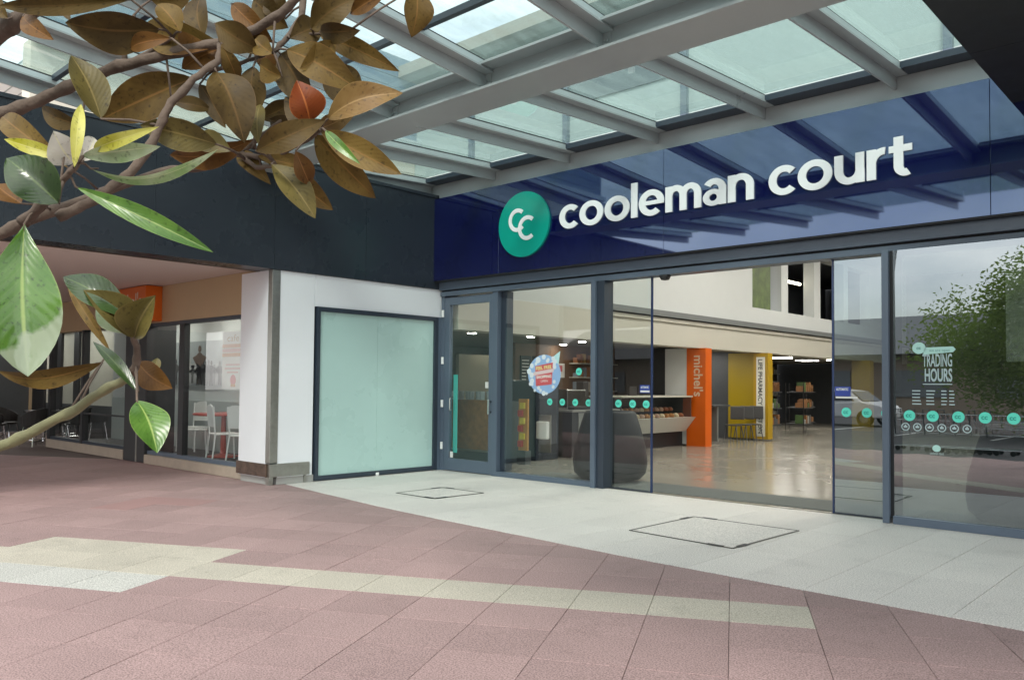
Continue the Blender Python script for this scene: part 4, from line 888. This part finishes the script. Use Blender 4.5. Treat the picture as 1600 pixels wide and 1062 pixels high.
# ---------------------------------------------------------------- magnolia branch in the foreground
def at(x, y, d): return CAM+(Fw+Rt*((x-800)/FPX)-Up*((y-559.2)/FPX))*d
def leafmat(name, c1, c2, rib, under, rough=.35, transl=.12, gloss=.5, white=0.):
    m = bpy.data.materials.new(name); m.use_nodes = True; n = m.node_tree; b = n.nodes['Principled BSDF']; Lk = n.links.new
    b.inputs['Roughness'].default_value = rough; b.inputs['Specular IOR Level'].default_value = gloss
    uv = n.nodes.new('ShaderNodeTexCoord'); sp = n.nodes.new('ShaderNodeSeparateXYZ'); Lk(uv.outputs['UV'], sp.inputs[0])
    geo = n.nodes.new('ShaderNodeNewGeometry'); oi = n.nodes.new('ShaderNodeObjectInfo')
    nz_ = n.nodes.new('ShaderNodeTexNoise'); nz_.inputs['Scale'].default_value = 22; nz_.inputs['Detail'].default_value = 5; Lk(geo.outputs['Position'], nz_.inputs['Vector'])
    mixc = n.nodes.new('ShaderNodeMix'); mixc.data_type = 'RGBA'; K_ = .72 if rough >= .5 else 1.; mixc.inputs['A'].default_value = (*[v*K_ for v in c1], 1); mixc.inputs['B'].default_value = (*[v*K_ for v in c2], 1)
    ad = n.nodes.new('ShaderNodeMath'); ad.operation = 'ADD'; mr = n.nodes.new('ShaderNodeMapRange'); mr.inputs['From Min'].default_value = .3; mr.inputs['From Max'].default_value = .7; mr.inputs['To Min'].default_value = -.25; mr.inputs['To Max'].default_value = .75
    Lk(nz_.outputs['Fac'], mr.inputs['Value']); Lk(mr.outputs[0], ad.inputs[0]); m5 = n.nodes.new('ShaderNodeMath'); m5.operation = 'MULTIPLY'; m5.inputs[1].default_value = .55; Lk(oi.outputs['Random'], m5.inputs[0]); Lk(m5.outputs[0], ad.inputs[1]); ad.use_clamp = True
    Lk(ad.outputs[0], mixc.inputs['Factor'])
    n3 = n.nodes.new('ShaderNodeTexNoise'); n3.inputs['Scale'].default_value = 130; n3.inputs['Detail'].default_value = 3; Lk(geo.outputs['Position'], n3.inputs['Vector'])
    sp3 = n.nodes.new('ShaderNodeMapRange'); sp3.inputs['From Min'].default_value = .58; sp3.inputs['From Max'].default_value = .72; sp3.inputs['To Min'].default_value = 1.; sp3.inputs['To Max'].default_value = .45; Lk(n3.outputs['Fac'], sp3.inputs['Value'])
    mxs = n.nodes.new('ShaderNodeMix'); mxs.data_type = 'RGBA'; mxs.blend_type = 'MULTIPLY'; mxs.inputs['Factor'].default_value = 1; Lk(mixc.outputs['Result'], mxs.inputs['A']); Lk(sp3.outputs[0], mxs.inputs['B']); mixc = mxs
    # side veins
    ab = n.nodes.new('ShaderNodeMath'); ab.operation = 'SUBTRACT'; ab.inputs[1].default_value = .5; Lk(sp.outputs['Y'], ab.inputs[0])
    ab2 = n.nodes.new('ShaderNodeMath'); ab2.operation = 'ABSOLUTE'; Lk(ab.outputs[0], ab2.inputs[0])
    v1 = n.nodes.new('ShaderNodeMath'); v1.operation = 'MULTIPLY_ADD'; v1.inputs[1].default_value = -.55; Lk(ab2.outputs[0], v1.inputs[0]); Lk(sp.outputs['X'], v1.inputs[2])
    v2 = n.nodes.new('ShaderNodeMath'); v2.operation = 'MULTIPLY'; v2.inputs[1].default_value = 75; Lk(v1.outputs[0], v2.inputs[0])
    v3 = n.nodes.new('ShaderNodeMath'); v3.operation = 'SINE'; Lk(v2.outputs[0], v3.inputs[0])
    v4 = n.nodes.new('ShaderNodeMapRange'); v4.inputs['From Min'].default_value = .75; v4.inputs['From Max'].default_value = 1.; v4.inputs['To Max'].default_value = .035; Lk(v3.outputs[0], v4.inputs['Value'])
    mv = n.nodes.new('ShaderNodeMix'); mv.data_type = 'RGBA'; mv.inputs['B'].default_value = (*rib, 1); Lk(mixc.outputs['Result'], mv.inputs['A']); Lk(v4.outputs[0], mv.inputs['Factor'])
    rb = n.nodes.new('ShaderNodeMapRange'); rb.inputs['From Min'].default_value = .012; rb.inputs['From Max'].default_value = .035; rb.inputs['To Min'].default_value = .6; rb.inputs['To Max'].default_value = 0; Lk(ab2.outputs[0], rb.inputs['Value'])
    mr_ = n.nodes.new('ShaderNodeMix'); mr_.data_type = 'RGBA'; mr_.inputs['B'].default_value = (*rib, 1); Lk(mv.outputs['Result'], mr_.inputs['A']); Lk(rb.outputs[0], mr_.inputs['Factor'])
    out = mr_.outputs['Result']
    ed = n.nodes.new('ShaderNodeMapRange'); ed.inputs['From Min'].default_value = .475; ed.inputs['From Max'].default_value = .497; ed.inputs['To Max'].default_value = .4; Lk(ab2.outputs[0], ed.inputs['Value'])
    me_ = n.nodes.new('ShaderNodeMix'); me_.data_type = 'RGBA'; me_.inputs['B'].default_value = (*rib, 1); Lk(out, me_.inputs['A']); Lk(ed.outputs[0], me_.inputs['Factor']); out = me_.outputs['Result']
    if white:  # pale glare patches painted into the leaf colour, more towards the tip
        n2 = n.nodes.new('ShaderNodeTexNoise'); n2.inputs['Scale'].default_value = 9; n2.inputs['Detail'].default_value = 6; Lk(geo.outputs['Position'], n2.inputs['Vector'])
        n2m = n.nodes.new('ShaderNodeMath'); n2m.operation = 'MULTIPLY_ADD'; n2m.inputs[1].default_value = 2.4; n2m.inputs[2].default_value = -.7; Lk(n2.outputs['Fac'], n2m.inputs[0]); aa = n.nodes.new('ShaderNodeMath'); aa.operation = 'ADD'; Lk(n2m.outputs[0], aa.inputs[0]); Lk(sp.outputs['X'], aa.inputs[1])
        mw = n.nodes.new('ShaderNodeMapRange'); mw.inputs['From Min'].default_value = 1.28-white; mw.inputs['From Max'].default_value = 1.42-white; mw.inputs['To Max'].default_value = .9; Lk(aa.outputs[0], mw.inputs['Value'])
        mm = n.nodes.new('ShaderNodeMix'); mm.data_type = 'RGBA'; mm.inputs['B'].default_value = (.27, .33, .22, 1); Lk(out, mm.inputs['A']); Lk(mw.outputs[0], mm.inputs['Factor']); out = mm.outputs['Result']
    bk = n.nodes.new('ShaderNodeMix'); bk.data_type = 'RGBA'; bk.inputs['B'].default_value = (*under, 1); Lk(out, bk.inputs['A']); Lk(geo.outputs['Backfacing'], bk.inputs['Factor']); out = bk.outputs['Result']
    Lk(out, b.inputs['Base Color'])
    bp = n.nodes.new('ShaderNodeBump'); bp.inputs['Strength'].default_value = .08; bp.inputs['Distance'].default_value = .001; Lk(v3.outputs[0], bp.inputs['Height']); Lk(bp.outputs[0], b.inputs['Normal'])
    tl = n.nodes.new('ShaderNodeBsdfTranslucent'); Lk(out, tl.inputs[0]); ms = n.nodes.new('ShaderNodeMixShader'); ms.inputs[0].default_value = transl
    Lk(b.outputs[0], ms.inputs[1]); Lk(tl.outputs[0], ms.inputs[2]); Lk(ms.outputs[0], n.nodes['Material Output'].inputs[0]); return m
LM = {
 'b': leafmat('leaf_brown', s2l((90, 70, 28)), s2l((124, 102, 48)), s2l((132, 98, 52)), s2l((60, 80, 40)), .6, .10, .25),
 'd': leafmat('leaf_dark_brown', s2l((70, 56, 26)), s2l((100, 82, 40)), s2l((104, 80, 44)), s2l((50, 70, 40)), .6, .08, .25),
 'r': leafmat('leaf_rust', s2l((100, 68, 28)), s2l((124, 88, 38)), s2l((140, 98, 54)), s2l((60, 80, 40)), .55, .15, .25),
 't': leafmat('leaf_tan', s2l((130, 100, 54)), s2l((150, 124, 74)), s2l((166, 138, 90)), s2l((70, 90, 40)), .5, .12, .3),
 'o': leafmat('leaf_orange', s2l((132, 58, 18)), s2l((142, 72, 26)), s2l((196, 120, 60)), s2l((70, 60, 30)), .5, .3, .3),
 'l': leafmat('leaf_olive', s2l((92, 84, 42)), s2l((118, 108, 58)), s2l((136, 122, 74)), s2l((110, 70, 30)), .5, .1, .3),
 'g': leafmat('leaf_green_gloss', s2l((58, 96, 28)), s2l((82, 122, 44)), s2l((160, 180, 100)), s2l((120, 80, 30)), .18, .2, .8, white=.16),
 'G': leafmat('leaf_green', s2l((66, 104, 38)), s2l((96, 134, 56)), s2l((170, 190, 110)), s2l((120, 80, 30)), .3, .2, .6),
 'k': leafmat('leaf_dark_green', s2l((36, 54, 26)), s2l((56, 78, 40)), s2l((90, 110, 60)), s2l((100, 70, 30)), .25, .05, .6),
 'y': leafmat('leaf_yellow', s2l((166, 164, 40)), s2l((200, 200, 110)), s2l((214, 212, 140)), s2l((120, 100, 40)), .45, .3, .4),
 'p': leafmat('leaf_pale_green', s2l((120, 154, 92)), s2l((176, 192, 160)), s2l((206, 216, 170)), s2l((130, 86, 40)), .3, .2, .6),
 'w': leafmat('leaf_white', s2l((186, 186, 176)), s2l((206, 204, 190)), s2l((214, 212, 160)), s2l((110, 90, 60)), .4, .2, .6)}
mg = thing('magnolia_tree', tuple(at(-560, 900, 1.9).xy)+(0,), 'magnolia boughs with brown backed glossy leaves hanging in from the upper left', 'tree')
def limb(pts, d0, d1, r0_, r1_, m=bark, name='branch'):
    n = len(pts); P = []
    # resample with wiggle
    for i in range(n-1):
        for s_ in range(4):
            u = (i+s_/4)/(n-1); x = pts[i][0]+(pts[i+1][0]-pts[i][0])*s_/4; y = pts[i][1]+(pts[i+1][1]-pts[i][1])*s_/4
            P.append(at(x+random.uniform(-1.2, 1.2), y+random.uniform(-1.2, 1.2), d0+(d1-d0)*u))
    P.append(at(*pts[-1], d1)); k = len(P)
    R_ = [(r0_+(r1_-r0_)*i/(k-1))*((d0+(d1-d0)*i/(k-1))/FPX)*(1+(.22 if i % 5 == 0 else random.uniform(-.06, .06))) for i in range(k)]
    o = MB().tube(P, R_, 10).build(name, m, mg, smooth=True)
    BR.extend([(p, proj(p)) for p in P]); return o
BR = []
limb([(-420, 330), (-200, 180), (-60, 92), (-8, 58), (24, 34), (58, 12), (110, -30)], 1.75, 1.35, 20, 9)
limb([(-420, 380), (-200, 250), (0, 178), (60, 157), (120, 130), (185, 104), (260, 86), (345, 67), (400, 46), (440, 22), (480, -20)], 1.6, 1.34, 10.5, 6.5)
limb([(196, 98), (191, 66), (196, 36), (210, 26)], 1.48, 1.44, 4.5, 2.5, name='twig')
limb([(203, 100), (243, 76), (270, 58)], 1.48, 1.42, 5, 3.5, name='twig')
limb([(345, 70), (340, 96), (302, 124), (268, 160), (250, 195), (236, 228), (206, 268), (168, 298), (130, 322), (90, 340)], 1.36, 1.3, 5, 8)
limb([(334, 110), (362, 104), (398, 92), (414, 86)], 1.47, 1.42, 3.6, 2.5, name='twig')
limb([(-300, 560), (-120, 430), (0, 366), (40, 346), (100, 324), (160, 302), (250, 268), (320, 262), (372, 240), (420, 206), (452, 178)], 1.6, 1.45, 10.5, 3.2)
limb([(36, 346), (56, 330), (84, 300), (100, 280), (122, 255)], 1.3, 1.22, 9, 4, name='twig')
limb([(-280, 820), (-100, 740), (0, 698), (60, 670), (120, 638), (168, 606), (204, 588)], 1.5, 1.3, 9.5, 6.5, barkg)
limb([(200, 590), (214, 570), (213, 540), (206, 522)], 1.3, 1.24, 7, 4, name='twig')
limb([(474, -16), (470, 30), (448, 60), (428, 82)], 1.46, 1.42, 6, 3.5, name='twig')
limb([(372, 240), (420, 250), (470, 224), (500, 204)], 1.46, 1.4, 5, 3.5, name='twig')
limb([(372, 238), (400, 262), (432, 258)], 1.46, 1.42, 4, 3, name='twig')
limb([(466, 52), (500, 54), (522, 66)], 1.44, 1.42, 2.5, 2, name='twig')
limb([(398, 232), (398, 205), (402, 185)], 1.46, 1.42, 3, 2.2, name='twig')
# trunk outside the frame
tp = at(-560, 900, 1.9)
mbt = MB().tube([(tp.x, tp.y, -.05), (tp.x, tp.y, .6), tuple(at(-470, 500, 1.8)), tuple(at(-430, 340, 1.78)), tuple(at(-460, 60, 1.75)), tuple(at(-520, -500, 1.9))], [.13, .11, .09, .075, .06, .04], 14)
mbt.tube([tuple(at(-470, 560, 1.8)), tuple(at(-300, 560, 1.6))], [.05, .024], 10); mbt.tube([tuple(at(-520, 800, 1.8)), tuple(at(-280, 820, 1.5))], [.05, .02], 10)
mbt.build('trunk', bark, mg, smooth=True)
def leaf(bx, by, tx_, ty2, hw, typ='b', d=1.42, fold=.25, bend=.10, tilt=None, dt=None, prof='n', side=0., pet=True):
    tilt = random.uniform(-.45, .45) if tilt is None else tilt
    dt = random.uniform(-.05, .05) if dt is None else dt
    P0, P1 = at(bx, by, d), at(tx_, ty2, d+dt); a = P1-P0; Ln = a.length
    v = ((P0+P1)/2-CAM).normalized(); w = a.cross(v).normalized(); nrm = w.cross(a).normalized()
    if nrm.dot(v) > 0: nrm = -nrm
    side = side or random.uniform(-.05, .05); bend = bend*random.uniform(.2, 2.0)
    w2 = w*math.cos(tilt)+nrm*math.sin(tilt); n2 = nrm*math.cos(tilt)-w*math.sin(tilt)
    hwm = hw*d/FPX/max(math.cos(tilt), .5)
    NU, NS = 16, 8; V = []; UV = []
    ph = random.uniform(0, 6.28); wav = random.uniform(.02, .07); pk = random.uniform(.85, 1.15)
    for i in range(NU+1):
        u = i/NU
        pf = (math.sin(math.pi*min(u**pk, 1))**.86) if prof == 'n' else (math.sin(math.pi*u**1.35)**.8)
        for j in range(NS+1):
            s_ = 2*j/NS-1
            h = fold*abs(s_)*hwm*pf+fold*.35*hwm*pf*s_*s_ + bend*Ln*(math.sin(math.pi*u)-.6*u*u) + wav*hwm*math.sin(u*11+ph+s_*1.5)*abs(s_)
            p = P0+a*u+w2*(hwm*pf*s_+side*Ln*math.sin(math.pi*u))+n2*h
            V.append(p); UV.append((u, (s_+1)/2))
    Fc = []
    for i in range(NU):
        for j in range(NS):
            k = i*(NS+1)+j; Fc.append((k, k+1, k+NS+2, k+NS+1))
    # orientation: make front face the viewer
    pa, pb, pc_ = V[Fc[len(Fc)//2][0]], V[Fc[len(Fc)//2][1]], V[Fc[len(Fc)//2][3]]
    if (pb-pa).cross(pc_-pa).dot(v) > 0: Fc = [f[::-1] for f in Fc]
    mkobj('leaf', V, Fc, LM[typ], mg, smooth=True, uvs=UV)
    if pet:
        best = min(BR, key=lambda q: (q[0]-P0).length)
        if (best[0]-P0).length < .22:
            MB().tube([best[0], (best[0]+P0)/2+Vector((0, 0, .004)), P0, P0+a*.06], [.0024, .002, .0018, .0012], 6).build('petiole', bark, mg, smooth=True)
LV = [
 (205, 0, -6, 10, 15, 'd'), (36, 26, 80, 60, 15, 'r'), (92, 8, 108, 30, 9, 'd'), (250, 46, 101, 38, 31, 'd'), (345, 68, 214, 44, 27, 'b'),
 (268, 60, 198, 74, 14, 'r'), (330, 76, 240, 66, 18, 'r'), (302, 122, 156, 186, 33, 'b'), (158, 186, 112, 84, 25, 'l'), (128, 196, 60, 170, 15, 'd'),
 (338, 112, 384, 218, 33, 'd'), (396, 104, 399, 186, 25, 'd'), (312, 132, 352, 200, 15, 'd'), (340, 226, 218, 196, 24, 'l'), (396, 218, 262, 246, 20, 'r'),
 (146, 234, 241, 202, 11, 'y'), (106, 262, -8, 172, 19, 'b'), (100, 246, 4, 216, 11, 'y'),
 (92, 318, 8, 244, 36, 'k'), (34, 318, -6, 288, 18, 'r'), (38, 350, 44, 588, 54, 'g'), (208, 498, 97, 428, 24, 'k'),
 (172, 548, 100, 440, 8, 'b'), (216, 612, 144, 530, 10, 'k'), (160, 566, -10, 588, 15, 'b'), (216, 566, 268, 606, 20, 'r'), (238, 592, 246, 558, 8, 'l'),
 (214, 626, 246, 705, 27, 'G'), (118, 292, 332, 392, 16, 'G'),
 (650, -20, 646, 58, 23, 'b'), (606, -14, 545, 22, 14, 'r'), (486, 46, 560, -6, 24, 'd'), (500, 56, 618, 110, 17, 'b'), (448, 78, 560, 138, 27, 'b'),
 (506, 98, 560, 170, 30, 'd'), (484, 190, 466, 126, 28, 'o'), (438, 84, 488, 172, 26, 'd'), (404, 62, 452, 140, 15, 'r'), (512, 186, 626, 142, 23, 't'),
 (500, 200, 556, 172, 15, 't'), (500, 204, 626, 272, 22, 'b'), (508, 204, 560, 254, 8, 'G'), (492, 210, 586, 312, 25, 'b'), (424, 256, 494, 338, 22, 'l'),
 (436, 256, 518, 328, 20, 'b'), (400, 236, 506, 188, 21, 'd'), (402, 244, 486, 262, 15, 'b'), (404, 186, 462, 158, 15, 'd'), (404, 226, 404, 160, 14, 'l'),
 (318, 62, 312, -10, 19, 'd'), (336, 36, 402, 78, 24, 'd'), (362, 6, 424, 66, 17, 'r'), (396, 0, 448, 44, 24, 'd'), (282, 50, 246, 4, 18, 'b'),
 (346, 76, 282, 106, 19, 'r'), (426, 84, 398, 60, 16, 'b'), (452, 60, 500, 40, 22, 'd'), (236, 0, 300, -8, 20, 'b'), (490, 206, 444, 150, 20, 'd'),
 (476, 222, 420, 186, 20, 'd'), (462, 236, 486, 290, 16, 'r'), (362, 236, 300, 214, 18, 'l'), (446, 30, 420, -10, 20, 'd'), (500, 50, 560, 50, 16, 'd'), (268, 160, 330, 170, 12, 'd'), (440, 120, 404, 100, 18, 'b'),
 (410, 88, 352, 46, 20, 'd'), (372, 240, 420, 285, 14, 'b'), (524, 66, 470, 108, 20, 'b'), (12, 30, -14, -10, 16, 'd'), (346, 68, 372, 130, 14, 'b')]
for i, q in enumerate(LV):
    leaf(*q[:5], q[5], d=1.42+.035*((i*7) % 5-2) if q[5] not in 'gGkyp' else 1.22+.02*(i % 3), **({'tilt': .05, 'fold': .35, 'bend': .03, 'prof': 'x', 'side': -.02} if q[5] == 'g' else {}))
leaf(116, 256, 84, 206, 26, 'w', d=1.28, tilt=0); leaf(130, 252, 150, 214, 16, 'w', d=1.27, tilt=.2)
leaf(116, 262, 129, 156, 10, 'y', d=1.2, tilt=.1); leaf(128, 244, 250, 232, 15, 'p', d=1.22, tilt=.5, side=.06); leaf(142, 264, 342, 248, 8, 'p', d=1.24, tilt=.9, side=.02)
leaf(212, 528, 132, 452, 24, 'l', d=1.24, tilt=.3, fold=.8); leaf(210, 528, 242, 462, 26, 'l', d=1.22, tilt=-.3, fold=.9); leaf(206, 520, 150, 478, 20, 'p', d=1.25, tilt=.2)
